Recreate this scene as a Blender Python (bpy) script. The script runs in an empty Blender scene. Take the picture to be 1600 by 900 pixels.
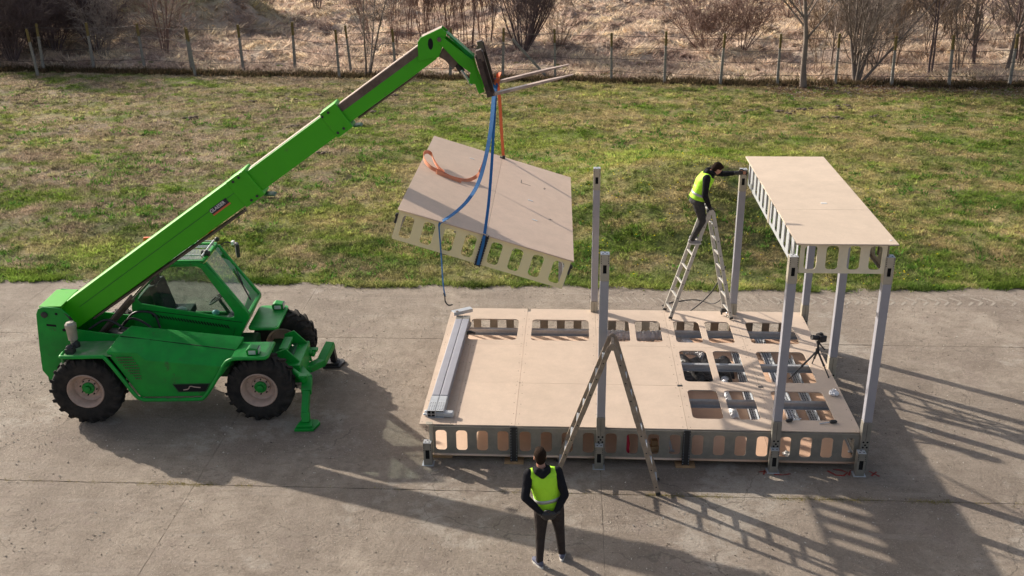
import bpy, bmesh, math, random
import numpy as np
from mathutils import Vector, Matrix, Euler
sc = bpy.context.scene
col = sc.collection
R_ = math.radians
random.seed(7)
rng = np.random.default_rng(11)

# ------------------------------------------------------------------ camera
yaw, pitch, roll = -0.0633, 0.3897, -0.0122
Fv = Vector((math.sin(yaw)*math.cos(pitch), math.cos(yaw)*math.cos(pitch), -math.sin(pitch)))
R0 = Vector((math.cos(yaw), -math.sin(yaw), 0)); U0 = R0.cross(Fv)
Rv = R0*math.cos(roll) + U0*math.sin(roll); Uv = -R0*math.sin(roll) + U0*math.cos(roll)
cam_d = bpy.data.cameras.new('camera'); cam = bpy.data.objects.new('camera', cam_d); col.objects.link(cam)
m = Matrix((Rv, Uv, -Fv)).transposed().to_4x4(); m.translation = Vector((2.2127, -13.743, 8.6476))
cam.matrix_world = m
cam_d.sensor_fit = 'HORIZONTAL'; cam_d.sensor_width = 36; cam_d.lens = 1.5858*1000/1600*36
cam_d.clip_start = 0.1; cam_d.clip_end = 2000
sc.camera = cam
# ------------------------------------------------------------------ sky, sun, exposure
SUN_EL, SUN_AZ = R_(25), R_(-56)           # azimuth measured from +Y towards +X
w = bpy.data.worlds.new("World"); sc.world = w; w.use_nodes = True
nt = w.node_tree; bg = nt.nodes['Background']
sky = nt.nodes.new('ShaderNodeTexSky'); sky.sky_type = 'NISHITA'; sky.sun_disc = False
sky.sun_elevation = SUN_EL; sky.sun_rotation = SUN_AZ % (2*math.pi)
sky.air_density = .8; sky.dust_density = 3.5; sky.ozone_density = 1.0
hz = nt.nodes.new('ShaderNodeHueSaturation'); hz.inputs['Saturation'].default_value = .62; nt.links.new(sky.outputs[0], hz.inputs['Color']); nt.links.new(hz.outputs[0], bg.inputs[0]); bg.inputs[1].default_value = 0.112
sd = bpy.data.lights.new('sun', 'SUN'); sd.energy = 4.4; sd.angle = R_(0.53); sd.color = (1.0, .90, .77)
sun = bpy.data.objects.new('sun', sd); col.objects.link(sun)
sdir = Vector((math.sin(SUN_AZ)*math.cos(SUN_EL), math.cos(SUN_AZ)*math.cos(SUN_EL), math.sin(SUN_EL)))
sun.rotation_euler = sdir.to_track_quat('Z', 'Y').to_euler(); sun.location = sdir*40
sc.view_settings.view_transform = 'Standard'; sc.view_settings.look = 'None'
sc.view_settings.exposure = 0.60; sc.view_settings.gamma = 1
sc.cycles.max_bounces = 6; sc.cycles.transparent_max_bounces = 12

# ------------------------------------------------------------------ materials
def mat(name, c, rough=.6, metal=0, noise=None, bump=None, spec=.5, c2=None, coord='Object', attr=None, trans=0, coat=0, wear=None):
    """noise=(scale, amount): colour mottling towards c2 ; bump=(scale, strength, distance); wear=(scale, threshold, colour)"""
    M = bpy.data.materials.new(name); M.use_nodes = True; N = M.node_tree; b = N.nodes['Principled BSDF']
    def nd(t, **k):
        n = N.nodes.new(t)
        for a, v in k.items(): setattr(n, a, v)
        return n
    b.inputs['Base Color'].default_value = (*c, 1); b.inputs['Roughness'].default_value = rough
    b.inputs['Metallic'].default_value = metal; b.inputs['Specular IOR Level'].default_value = spec
    b.inputs['Coat Weight'].default_value = coat
    tc = nd('ShaderNodeTexCoord'); src = tc.outputs[coord]; cur = None
    if attr:
        a = nd('ShaderNodeVertexColor', layer_name=attr); cur = a.outputs[0]
    if noise:
        n = nd('ShaderNodeTexNoise'); n.inputs['Scale'].default_value = noise[0]; n.inputs['Detail'].default_value = 8
        n.inputs['Roughness'].default_value = .65
        N.links.new(src, n.inputs['Vector'])
        r = nd('ShaderNodeMapRange'); r.inputs[1].default_value = .35; r.inputs[2].default_value = .65
        r.inputs[3].default_value = 0; r.inputs[4].default_value = noise[1]
        N.links.new(n.outputs[0], r.inputs[0])
        mx = nd('ShaderNodeMix', data_type='RGBA'); N.links.new(r.outputs[0], mx.inputs[0])
        if cur: N.links.new(cur, mx.inputs[6])
        else: mx.inputs[6].default_value = (*c, 1)
        mx.inputs[7].default_value = (*(c2 or [v*.6 for v in c]), 1); cur = mx.outputs[2]
        rr = nd('ShaderNodeMapRange'); rr.inputs[3].default_value = max(0, rough-.1); rr.inputs[4].default_value = min(1, rough+.12)
        N.links.new(n.outputs[0], rr.inputs[0]); N.links.new(rr.outputs[0], b.inputs['Roughness'])
    if wear:
        n = nd('ShaderNodeTexNoise'); n.inputs['Scale'].default_value = wear[0]; n.inputs['Detail'].default_value = 10
        n.inputs['Roughness'].default_value = .7
        N.links.new(src, n.inputs['Vector'])
        r = nd('ShaderNodeMapRange'); r.inputs[1].default_value = wear[1]; r.inputs[2].default_value = wear[1]+.08
        N.links.new(n.outputs[0], r.inputs[0])
        mx = nd('ShaderNodeMix', data_type='RGBA'); N.links.new(r.outputs[0], mx.inputs[0])
        if cur: N.links.new(cur, mx.inputs[6])
        else: mx.inputs[6].default_value = (*c, 1)
        mx.inputs[7].default_value = (*wear[2], 1); cur = mx.outputs[2]
    if cur: N.links.new(cur, b.inputs['Base Color'])
    if bump:
        n = nd('ShaderNodeTexNoise'); n.inputs['Scale'].default_value = bump[0]; n.inputs['Detail'].default_value = 6
        N.links.new(src, n.inputs['Vector'])
        bp = nd('ShaderNodeBump'); bp.inputs['Strength'].default_value = bump[1]; bp.inputs['Distance'].default_value = bump[2]
        N.links.new(n.outputs[0], bp.inputs['Height']); N.links.new(bp.outputs[0], b.inputs['Normal'])
    return M

M = {}
M['green'] = mat('green_paint', (.004, .32, .034), .44, noise=(3, .6), c2=(.006, .17, .026), spec=.35, coat=.06, wear=(5, .60, (.035, .15, .035)), bump=(2.5, .08, .03))
M['boom_green'] = mat('boom_green_paint', (.062, .42, .008), .45, noise=(2, .4), c2=(.045, .34, .012), spec=.3, coat=.05, wear=(7, .62, (.07, .24, .03)))
M['dark_green'] = mat('chassis_green_paint', (.008, .11, .025), .5, noise=(6, .7), c2=(.012, .06, .02), wear=(10, .62, (.05, .045, .03)))
M['black'] = mat('black_parts', (.018, .018, .02), .55, noise=(8, .6), c2=(.04, .038, .035))
M['rubber'] = mat('tyre_rubber', (.013, .013, .013), .85, spec=.2, noise=(5, .9), c2=(.045, .039, .034), bump=(60, .3, .004))
M['rim'] = mat('rim_paint', (.58, .41, .32), .55, noise=(9, .7), c2=(.36, .27, .22), wear=(12, .62, (.16, .10, .07)))
M['rust'] = mat('worn_steel', (.10, .070, .055), .55, metal=.4, noise=(7, .8), c2=(.20, .15, .12), bump=(30, .3, .004))
M['fork'] = mat('fork_steel', (.50, .38, .31), .42, metal=.15, noise=(6, .8), c2=(.24, .17, .14))
M['chrome'] = mat('cylinder_rod', (.62, .60, .58), .22, metal=.9)
M['galv'] = mat('galvanised_steel', (.56, .58, .60), .38, metal=.35, noise=(14, .6), c2=(.38, .41, .45), wear=(25, .62, (.70, .71, .72)))
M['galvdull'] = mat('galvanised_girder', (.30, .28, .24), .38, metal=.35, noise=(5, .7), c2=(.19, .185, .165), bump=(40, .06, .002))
M['cream'] = mat('cream_girder', (.86, .74, .42), .5, noise=(6, .4), c2=(.76, .66, .40))
M['beige'] = mat('beige_girder', (.80, .72, .54), .5, metal=.2, noise=(6, .5), c2=(.62, .56, .42))
M['post'] = mat('post_paint', (.36, .36, .40), .42, metal=.25, noise=(3, .5), c2=(.29, .29, .33), bump=(30, .05, .002))
M['bracket'] = mat('bracket_steel', (.46, .42, .34), .45, metal=.3, noise=(8, .6), c2=(.30, .27, .22))
M['foil'] = mat('foil', (.80, .81, .84), .30, metal=.45, bump=(38, 1.0, .03))
M['hole'] = mat('slot_black', (.006, .006, .006), .9)
M['alu'] = mat('aluminium', (.56, .54, .50), .40, metal=.45, noise=(16, .5), c2=(.40, .38, .34))
M['oldalu'] = mat('weathered_aluminium', (.34, .27, .205), .7, noise=(10, .8), c2=(.19, .145, .11), wear=(20, .62, (.42, .36, .29)), spec=.25)
M['blue'] = mat('blue_webbing', (.018, .14, .36), .75, noise=(20, .5), c2=(.012, .09, .25))
M['orange'] = mat('orange_webbing', (.62, .13, .04), .75, noise=(20, .5), c2=(.50, .17, .09))
M['orangepale'] = mat('faded_orange_webbing', (.74, .30, .17), .8, noise=(20, .5), c2=(.62, .22, .12))
M['skin'] = mat('skin', (.50, .25, .17), .5, noise=(10, .3), c2=(.42, .19, .13))
M['hair'] = mat('hair', (.014, .008, .005), .85, spec=.1, noise=(60, .6), c2=(.04, .022, .014), bump=(90, .8, .01))
M['hoodie'] = mat('black_fabric', (.012, .012, .015), .9, spec=.12, noise=(12, .5), c2=(.024, .024, .028), bump=(11, .7, .04))
M['vest'] = mat('hi_vis', (.43, .86, .025), .65, noise=(9, .35), c2=(.36, .74, .02), bump=(9, .6, .04))
M['reflect'] = mat('reflective_band', (.42, .43, .42), .35, metal=.3)
M['trouser'] = mat('trouser_fabric', (.034, .027, .025), .9, spec=.12, noise=(14, .6), c2=(.055, .046, .042), bump=(10, .8, .04))
M['jeans'] = mat('dark_grey_fabric', (.045, .044, .045), .9, spec=.12, noise=(14, .6), c2=(.075, .07, .068), bump=(10, .8, .04))
M['shoe'] = mat('shoe_fabric', (.075, .09, .15), .8, noise=(14, .6), c2=(.14, .13, .15))
M['shoe2'] = mat('grey_shoe', (.22, .21, .22), .8, noise=(14, .6), c2=(.32, .3, .3))
M['sole'] = mat('shoe_sole', (.62, .60, .55), .7)
M['red'] = mat('red_plastic', (.50, .012, .05), .45)
M['redpaint'] = mat('red_spray_paint', (.42, .035, .02), .9, noise=(18, 1), c2=(.12, .06, .05))
M['dust'] = mat('dust_mark', (.36, .315, .26), .95, noise=(22, .9), c2=(.27, .235, .195))
M['amber'] = mat('amber_lens', (.75, .14, .02), .3)
M['lens'] = mat('lamp_lens', (.55, .55, .52), .15, spec=.8)
M['white'] = mat('white_paint', (.72, .72, .70), .4)
M['seat'] = mat('seat_fabric', (.014, .02, .026), .8)
M['bluebag'] = mat('blue_plastic_bag', (.25, .50, .60), .4)
M['timber'] = mat('timber', (.42, .26, .13), .7, noise=(14, .7), c2=(.26, .15, .08))
M['soil'] = mat('soil', (.12, .085, .062), .95, noise=(9, .9), c2=(.19, .14, .105), bump=(20, 1, .04))
M['jointfill'] = mat('joint_filling', (.13, .108, .085), .95, noise=(6, .8), c2=(.22, .19, .15), bump=(40, .5, .01))
M['mast'] = mat('mast_steel', (.035, .022, .018), .5, metal=.2, noise=(9, .8), c2=(.09, .06, .048), bump=(30, .3, .004))
M['dusty_sunlit'] = mat('dusty_sunlit_green_paint', (.03, .24, .045), .6, noise=(5, .9), c2=(.20, .27, .17), wear=(4, .56, (.26, .28, .20)))  # dust, and the fender tray's sunlit paleness put into the paint colour
M['postc'] = mat('fence_concrete', (.27, .25, .225), .9, noise=(7, .7), c2=(.17, .16, .13))
M['posttop'] = mat('lichen_concrete', (.14, .10, .035), .9, noise=(12, .8), c2=(.22, .16, .05))
M['wire'] = mat('fence_wire', (.10, .08, .07), .7, metal=.3)
def leafy():
    m_ = bpy.data.materials.new('grass'); m_.use_nodes = True; N = m_.node_tree; N.nodes.clear()
    o = N.nodes.new('ShaderNodeOutputMaterial'); a = N.nodes.new('ShaderNodeVertexColor'); a.layer_name = 'col'
    d = N.nodes.new('ShaderNodeBsdfDiffuse'); t = N.nodes.new('ShaderNodeBsdfTranslucent'); ad = N.nodes.new('ShaderNodeMixShader'); ad.inputs[0].default_value = .45
    h = N.nodes.new('ShaderNodeHueSaturation'); h.inputs['Value'].default_value = 1.25; N.links.new(a.outputs[0], h.inputs['Color'])
    for x_ in (d, t): N.links.new(h.outputs[0], x_.inputs[0])
    N.links.new(d.outputs[0], ad.inputs[1]); N.links.new(t.outputs[0], ad.inputs[2]); N.links.new(ad.outputs[0], o.inputs[0]); return m_
M['grassblade'] = leafy()
M['groundcol'] = mat('grass_ground', (.1, .12, .04), .95, attr='col', noise=(9, .5), c2=(.11, .095, .05), bump=(14, 1, .05), spec=.1)
M['drycol'] = mat('dry_ground', (.2, .14, .08), .95, attr='col', noise=(2.2, .5), c2=(.20, .135, .095), bump=(5, 1, .12), spec=.1)
M['dustcol'] = mat('grit', (.4, .36, .3), .9, attr='col')
M['tarp'] = mat('black_plastic', (.012, .012, .014), .35, bump=(8, 1, .05))

def glass(name, tint, alpha):
    g = bpy.data.materials.new(name); g.use_nodes = True; N = g.node_tree; N.nodes.clear()
    o = N.nodes.new('ShaderNodeOutputMaterial'); mx = N.nodes.new('ShaderNodeMixShader')
    t = N.nodes.new('ShaderNodeBsdfTransparent'); t.inputs[0].default_value = (*tint, 1)
    s = N.nodes.new('ShaderNodeBsdfGlossy'); s.inputs['Roughness'].default_value = .04; s.inputs[0].default_value = (.9, .95, .95, 1)
    d = N.nodes.new('ShaderNodeBsdfDiffuse'); d.inputs[0].default_value = (.30, .29, .27, 1)
    f = N.nodes.new('ShaderNodeFresnel'); f.inputs[0].default_value = 1.5
    n = N.nodes.new('ShaderNodeTexNoise'); n.inputs['Scale'].default_value = 5; n.inputs['Detail'].default_value = 8
    r = N.nodes.new('ShaderNodeMapRange'); r.inputs[1].default_value = .45; r.inputs[2].default_value = .75; r.inputs[4].default_value = alpha
    tc = N.nodes.new('ShaderNodeTexCoord'); N.links.new(tc.outputs['Object'], n.inputs['Vector'])
    m2 = N.nodes.new('ShaderNodeMixShader'); N.links.new(n.outputs[0], r.inputs[0]); N.links.new(r.outputs[0], m2.inputs[0])
    N.links.new(t.outputs[0], m2.inputs[1]); N.links.new(d.outputs[0], m2.inputs[2])
    gg = N.nodes.new('ShaderNodeNewGeometry'); sb = N.nodes.new('ShaderNodeMath'); sb.operation = 'SUBTRACT'; sb.inputs[0].default_value = 1; N.links.new(gg.outputs['Backfacing'], sb.inputs[1])
    mp_ = N.nodes.new('ShaderNodeMath'); mp_.operation = 'MULTIPLY'; N.links.new(sb.outputs[0], mp_.inputs[0]); N.links.new(f.outputs[0], mp_.inputs[1]); N.links.new(mp_.outputs[0], mx.inputs[0]); N.links.new(m2.outputs[0], mx.inputs[1]); N.links.new(s.outputs[0], mx.inputs[2])
    N.links.new(mx.outputs[0], o.inputs[0]); return g
M['glass'] = glass('cab_glass', (.90, .93, .92), .14)
M['tint'] = glass('tinted_glass', (.66, .74, .72), .10)

def concrete():
    m_ = bpy.data.materials.new('concrete'); m_.use_nodes = True; N = m_.node_tree; b = N.nodes['Principled BSDF']
    L = N.links.new
    geo = N.nodes.new('ShaderNodeNewGeometry'); P = geo.outputs['Position']
    def noise(s, d=8, r=.6):
        n = N.nodes.new('ShaderNodeTexNoise'); n.inputs['Scale'].default_value = s; n.inputs['Detail'].default_value = d
        n.inputs['Roughness'].default_value = r; L(P, n.inputs['Vector']); return n.outputs[0]
    def rng_(v, a, b_, lo=0, hi=1):
        r = N.nodes.new('ShaderNodeMapRange'); r.inputs[1].default_value = a; r.inputs[2].default_value = b_
        r.inputs[3].default_value = lo; r.inputs[4].default_value = hi; L(v, r.inputs[0]); return r.outputs[0]
    def mix(f, a, b_, t='MIX'):
        x = N.nodes.new('ShaderNodeMix'); x.data_type = 'RGBA'; x.blend_type = t
        L(f, x.inputs[0])
        for i, v in ((6, a), (7, b_)):
            if isinstance(v, tuple): x.inputs[i].default_value = (*v, 1)
            else: L(v, x.inputs[i])
        return x.outputs[2]
    c = mix(rng_(noise(.42, 7, .6), .36, .66), (.41, .345, .28), (.245, .20, .163))
    c = mix(rng_(noise(2.3, 10, .72), .44, .66, 0, .75), c, (.205, .165, .130))
    c = mix(rng_(noise(1.1, 9, .72), .56, .68, 0, .6), c, (.46, .395, .325))
    c = mix(rng_(noise(.75, 12, .8), .54, .60, 0, .55), c, (.27, .215, .185))
    c = mix(rng_(noise(.31, 12, .75), .55, .60, 0, .5), c, (.50, .45, .39))
    c = mix(rng_(noise(5.5, 12, .9), .58, .66, 0, .7), c, (.14, .11, .09))
    # exposed aggregate
    v = N.nodes.new('ShaderNodeTexVoronoi'); v.inputs['Scale'].default_value = 46; L(P, v.inputs['Vector'])
    sp = N.nodes.new('ShaderNodeSeparateColor'); L(v.outputs['Color'], sp.inputs[0])
    near = rng_(v.outputs['Distance'], .30, .16)
    pick = rng_(sp.outputs[0], .78, .82)
    mm = N.nodes.new('ShaderNodeMath'); mm.operation = 'MULTIPLY'; L(near, mm.inputs[0]); L(pick, mm.inputs[1])
    mm2 = N.nodes.new('ShaderNodeMath'); mm2.operation = 'MULTIPLY'; L(mm.outputs[0], mm2.inputs[0]); L(rng_(noise(.9), .42, .58), mm2.inputs[1])
    c = mix(mm2.outputs[0], c, (.68, .63, .56))
    pick2 = rng_(sp.outputs[1], .72, .76)
    m3 = N.nodes.new('ShaderNodeMath'); m3.operation = 'MULTIPLY'; L(near, m3.inputs[0]); L(pick2, m3.inputs[1])
    m4 = N.nodes.new('ShaderNodeMath'); m4.operation = 'MULTIPLY'; L(m3.outputs[0], m4.inputs[0]); m4.inputs[1].default_value = .6
    c = mix(m4.outputs[0], c, (.13, .115, .10))
    # hairline cracks, bent by noise
    nn = N.nodes.new('ShaderNodeTexNoise'); nn.inputs['Scale'].default_value = 1.6; nn.inputs['Detail'].default_value = 7; L(P, nn.inputs['Vector'])
    va = N.nodes.new('ShaderNodeVectorMath'); va.operation = 'MULTIPLY_ADD'; L(nn.outputs['Color'], va.inputs[0]); va.inputs[1].default_value = (.9, .9, 0); L(P, va.inputs[2])
    vc = N.nodes.new('ShaderNodeTexVoronoi'); vc.feature = 'DISTANCE_TO_EDGE'; vc.inputs['Scale'].default_value = .33; L(va.outputs[0], vc.inputs['Vector'])
    crk = rng_(vc.outputs['Distance'], .0045, .001)
    m5 = N.nodes.new('ShaderNodeMath'); m5.operation = 'MULTIPLY'; L(crk, m5.inputs[0]); L(rng_(noise(.35, 3), .45, .56, 0, .55), m5.inputs[1])
    c = mix(m5.outputs[0], c, (.09, .075, .06))
    c = mix(rng_(noise(9, 12, .85), .50, .66, 0, .7), c, (.17, .138, .108))
    c = mix(rng_(noise(26, 6, .85), .54, .66, 0, .6), c, (.50, .435, .365))
    c = mix(rng_(noise(44, 4, .8), .53, .66, 0, .5), c, (.13, .105, .085))
    # long sweeping scuffs
    mp = N.nodes.new('ShaderNodeMapping'); mp.inputs['Rotation'].default_value = (0, 0, .12); mp.inputs['Scale'].default_value = (.35, 5, 1); L(P, mp.inputs[0])
    ns = N.nodes.new('ShaderNodeTexNoise'); ns.inputs['Scale'].default_value = 1.3; ns.inputs['Detail'].default_value = 6; L(mp.outputs[0], ns.inputs['Vector'])
    c = mix(rng_(ns.outputs[0], .56, .70, 0, .30), c, (.40, .35, .30))
    L(c, b.inputs['Base Color']); b.inputs['Roughness'].default_value = .88; b.inputs['Specular IOR Level'].default_value = .3
    bp = N.nodes.new('ShaderNodeBump'); bp.inputs['Strength'].default_value = 1.0; bp.inputs['Distance'].default_value = .045
    add = N.nodes.new('ShaderNodeMath'); add.operation = 'ADD'; L(noise(19, 10, .8), add.inputs[0]); L(mm.outputs[0], add.inputs[1])
    L(add.outputs[0], bp.inputs['Height']); L(bp.outputs[0], b.inputs['Normal']); return m_
M['concrete'] = concrete()

def chipboard(name, c, c2):
    m_ = mat(name, c, .62, noise=(1.3, .6), c2=c2, bump=(90, .08, .002), coord='Object', spec=.35)
    N = m_.node_tree; b = N.nodes['Principled BSDF']; src = b.inputs['Base Color'].links[0].from_socket
    n = N.nodes.new('ShaderNodeTexNoise'); n.inputs['Scale'].default_value = 160; n.inputs['Detail'].default_value = 3
    tc = N.nodes.new('ShaderNodeTexCoord'); N.links.new(tc.outputs['Object'], n.inputs['Vector'])
    n2 = N.nodes.new('ShaderNodeTexNoise'); n2.inputs['Scale'].default_value = 2.4; n2.inputs['Detail'].default_value = 10; n2.inputs['Roughness'].default_value = .75
    N.links.new(tc.outputs['Object'], n2.inputs['Vector'])
    ad = N.nodes.new('ShaderNodeMath'); ad.operation = 'MULTIPLY'; N.links.new(n.outputs[0], ad.inputs[0]); N.links.new(n2.outputs[0], ad.inputs[1])
    r = N.nodes.new('ShaderNodeMapRange'); r.inputs[1].default_value = .12; r.inputs[2].default_value = .38; r.inputs[3].default_value = .84; r.inputs[4].default_value = 1.07
    N.links.new(ad.outputs[0], r.inputs[0])
    mx = N.nodes.new('ShaderNodeMix'); mx.data_type = 'RGBA'; mx.blend_type = 'MULTIPLY'; mx.inputs[0].default_value = 1
    oi = N.nodes.new('ShaderNodeObjectInfo'); ro = N.nodes.new('ShaderNodeMapRange'); ro.inputs[3].default_value = .90; ro.inputs[4].default_value = 1.05; N.links.new(oi.outputs['Random'], ro.inputs[0])
    mu = N.nodes.new('ShaderNodeMath'); mu.operation = 'MULTIPLY'; N.links.new(r.outputs[0], mu.inputs[0]); N.links.new(ro.outputs[0], mu.inputs[1])
    N.links.new(src, mx.inputs[6]); N.links.new(mu.outputs[0], mx.inputs[7]); N.links.new(mx.outputs[2], b.inputs['Base Color'])
    return m_
M['board'] = chipboard('chipboard', (.585, .465, .37), (.54, .43, .34))
M['boardh'] = chipboard('chipboard_brightened', (.76, .57, .44), (.70, .525, .40))
M['boardu'] = chipboard('chipboard_pale', (.62, .50, .39), (.57, .46, .36))
M['boardlow'] = chipboard('chipboard_lower', (.66, .44, .31), (.60, .40, .28))
M['edge'] = mat('board_edge', (.30, .17, .09), .8)

# ------------------------------------------------------------------ mesh helpers
class MB:
    def __init__(s): s.v = []; s.f = []
    def add(s, vs, fs):
        o = len(s.v); s.v += [tuple(v) for v in vs]; s.f += [tuple(i+o for i in f) for f in fs]; return s
    def box(s, c, d, mtx=None):
        x, y, z = [k/2 for k in d]; c = Vector(c)
        vs = [Vector((a*x, b*y, e*z)) for e in (-1, 1) for b in (-1, 1) for a in (-1, 1)]
        if mtx is not None: vs = [mtx @ v for v in vs]
        return s.add([v+c for v in vs], [(0, 2, 3, 1), (4, 5, 7, 6), (0, 1, 5, 4), (2, 6, 7, 3), (0, 4, 6, 2), (1, 3, 7, 5)])
    def bar(s, a, b, wd, ht, up=(0, 0, 1)):
        a, b = Vector(a), Vector(b); d = (b-a).normalized(); up = Vector(up)
        sx = d.cross(up)
        if sx.length < 1e-4: sx = d.cross(Vector((1, 0, 0)))
        sx.normalize(); u = sx.cross(d)
        vs = [p + sx*i*wd/2 + u*j*ht/2 for p in (a, b) for j in (-1, 1) for i in (-1, 1)]
        return s.add(vs, [(0, 1, 3, 2), (4, 6, 7, 5), (0, 4, 5, 1), (2, 3, 7, 6), (0, 2, 6, 4), (1, 5, 7, 3)])
    def tube(s, pts, r, n=8, cap=True, prof=None):
        pts = [Vector(p) for p in pts]; k = len(pts); rs = r if isinstance(r, (list, tuple)) else [r]*k
        d0 = (pts[1]-pts[0]).normalized(); u = d0.orthogonal().normalized(); vs = []; prev = d0
        for i, p in enumerate(pts):
            d = ((pts[min(i+1, k-1)]-pts[i]).normalized() + (pts[i]-pts[max(i-1, 0)]).normalized())
            d = d.normalized() if d.length > 1e-6 else prev
            u = (u - d*u.dot(d)).normalized(); vv = d.cross(u); prev = d
            for j in range(n):
                a = 2*math.pi*j/n; vs.append(p + (u*math.cos(a)+vv*math.sin(a))*rs[i])
        fs = [(i*n+j, i*n+(j+1) % n, (i+1)*n+(j+1) % n, (i+1)*n+j) for i in range(k-1) for j in range(n)]
        if cap: fs += [tuple(range(n-1, -1, -1)), tuple((k-1)*n+j for j in range(n))]
        return s.add(vs, fs)
    def ribbon(s, pts, wd, side, t=.004):
        """flat webbing strap along pts; side = width direction (vector or list)"""
        pts = [Vector(p) for p in pts]; vs = []; k = len(pts)
        for i, p in enumerate(pts):
            d = (pts[min(i+1, k-1)]-pts[max(i-1, 0)]).normalized()
            sv = Vector(side[i] if isinstance(side, list) else side); sv = (sv-d*sv.dot(d)).normalized(); nn = d.cross(sv)
            for a, b in ((-1, -1), (1, -1), (1, 1), (-1, 1)): vs.append(p+sv*a*wd/2+nn*b*t/2)
        fs = [(i*4+j, i*4+(j+1) % 4, (i+1)*4+(j+1) % 4, (i+1)*4+j) for i in range(k-1) for j in range(4)]
        fs += [(3, 2, 1, 0), tuple((k-1)*4+j for j in range(4))]
        return s.add(vs, fs)
    def prism(s, poly, lo, hi, axis='y'):
        """extrude 2-D polygon between lo and hi; for axis y the polygon is (x, z)"""
        def P(a, b, h): return {'y': (a, h, b), 'z': (a, b, h), 'x': (h, a, b)}[axis]
        n = len(poly); vs = [P(a, b, lo) for a, b in poly]+[P(a, b, hi) for a, b in poly]
        fs = [tuple(range(n)), tuple(range(2*n-1, n-1, -1))]+[(i, n+i, n+(i+1) % n, (i+1) % n) for i in range(n)]
        return s.add(vs, fs)
    def lathe(s, prof, c, n=32, axis='y', closed=False):
        """prof = [(radius, offset along axis)]"""
        vs = []; k = len(prof)
        for r, h in prof:
            for j in range(n):
                a = 2*math.pi*j/n; x, y = r*math.cos(a), r*math.sin(a)
                q = {'y': (x, h, y), 'z': (x, y, h), 'x': (h, x, y)}[axis]; vs.append((q[0]+c[0], q[1]+c[1], q[2]+c[2]))
        kk = k if closed else k-1
        return s.add(vs, [(i*n+j, i*n+(j+1) % n, ((i+1) % k)*n+(j+1) % n, ((i+1) % k)*n+j) for i in range(kk) for j in range(n)])
    def ell(s, c, r, n=12, mtx=None):
        vs = []; fs = []; c = Vector(c)
        for i in range(n+1):
            t = math.pi*i/n
            for j in range(n*2):
                a = math.pi*j/n; v = Vector((r[0]*math.sin(t)*math.cos(a), r[1]*math.sin(t)*math.sin(a), r[2]*math.cos(t)))
                if mtx is not None: v = mtx @ v
                vs.append(v+c)
        m_ = n*2
        for i in range(n):
            for j in range(m_): fs.append((i*m_+j, (i+1)*m_+j, (i+1)*m_+(j+1) % m_, i*m_+(j+1) % m_))
        return s.add(vs, fs)
    def mesh(s, name='m'):
        me = bpy.data.meshes.new(name); me.from_pydata(s.v, [], s.f)
        bm = bmesh.new(); bm.from_mesh(me); bmesh.ops.recalc_face_normals(bm, faces=bm.faces); bm.to_mesh(me); bm.free(); return me
    def build(s, name, mt, parent=None, smooth=False, bevel=0, loc=None, seg=2):
        return link(s.mesh(name), name, mt, parent, smooth, bevel, loc, seg)
def link(me, name, mt, parent=None, smooth=False, bevel=0, loc=None, seg=2):
    if mt and not me.materials: me.materials.append(M[mt] if isinstance(mt, str) else mt)
    o = bpy.data.objects.new(name, me); col.objects.link(o)
    if smooth:
        me.polygons.foreach_set('use_smooth', [True]*len(me.polygons))
        if smooth != 'all':
            bm = bmesh.new(); bm.from_mesh(me)
            for e in bm.edges:
                if len(e.link_faces) == 2 and e.calc_face_angle(0) > R_(38): e.smooth = False
            bm.to_mesh(me); bm.free()
    if bevel:
        b = o.modifiers.new('bevel', 'BEVEL'); b.width = bevel; b.segments = seg; b.limit_method = 'ANGLE'; b.angle_limit = R_(35)
        if not smooth: 
            me.polygons.foreach_set('use_smooth', [True]*len(me.polygons)); b.harden_normals = False
            wn = o.modifiers.new('wn', 'WEIGHTED_NORMAL'); wn.keep_sharp = True
    if parent: o.parent = parent
    if loc is not None: o.location = loc
    return o
def thing(name, label, cat, loc=(0, 0, 0), rz=0, group=None):
    o = bpy.data.objects.new(name, None); col.objects.link(o); o.empty_display_size = .2
    o.location = loc; o.rotation_euler = (0, 0, rz); return tag(o, label, cat, group)
def tag(o, label=None, cat=None, group=None, kind=None):
    for k, v in (('label', label), ('category', cat), ('group', group), ('kind', kind)):
        if v: o[k] = v
    return o
kids = {}
def dup(o, parent=None):
    c = o.copy(); col.objects.link(c); c.parent = parent
    for ch in [x for x in col.objects if x.parent == o and x != c]: dup(ch, c)
    return c
def rrect(x0, y0, x1, y1, r, n=5):
    out = []
    for cx, cy, a0 in ((x1-r, y1-r, 0), (x0+r, y1-r, 90), (x0+r, y0+r, 180), (x1-r, y0+r, 270)):
        for i in range(n+1):
            a = R_(a0+90*i/n); out.append((cx+r*math.cos(a), cy+r*math.sin(a)))
    return out
def plate_mesh(outer, holes, t):
    """flat plate in local XY with holes, thickness t centred on z=0"""
    cu = bpy.data.curves.new('c', 'CURVE'); cu.dimensions = '2D'; cu.fill_mode = 'BOTH'; cu.extrude = t/2
    for loop in [outer]+holes:
        sp = cu.splines.new('POLY'); sp.points.add(len(loop)-1); sp.use_cyclic_u = True
        for p_, q in zip(sp.points, loop): p_.co = (q[0], q[1], 0, 1)
    ob = bpy.data.objects.new('c', cu); me = bpy.data.meshes.new_from_object(ob)
    bpy.data.objects.remove(ob); bpy.data.curves.remove(cu)
    bm = bmesh.new(); bm.from_mesh(me); bmesh.ops.remove_doubles(bm, verts=bm.verts, dist=1e-5)
    bmesh.ops.recalc_face_normals(bm, faces=bm.faces); bm.to_mesh(me); bm.free(); me.materials.clear()
    return me

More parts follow.
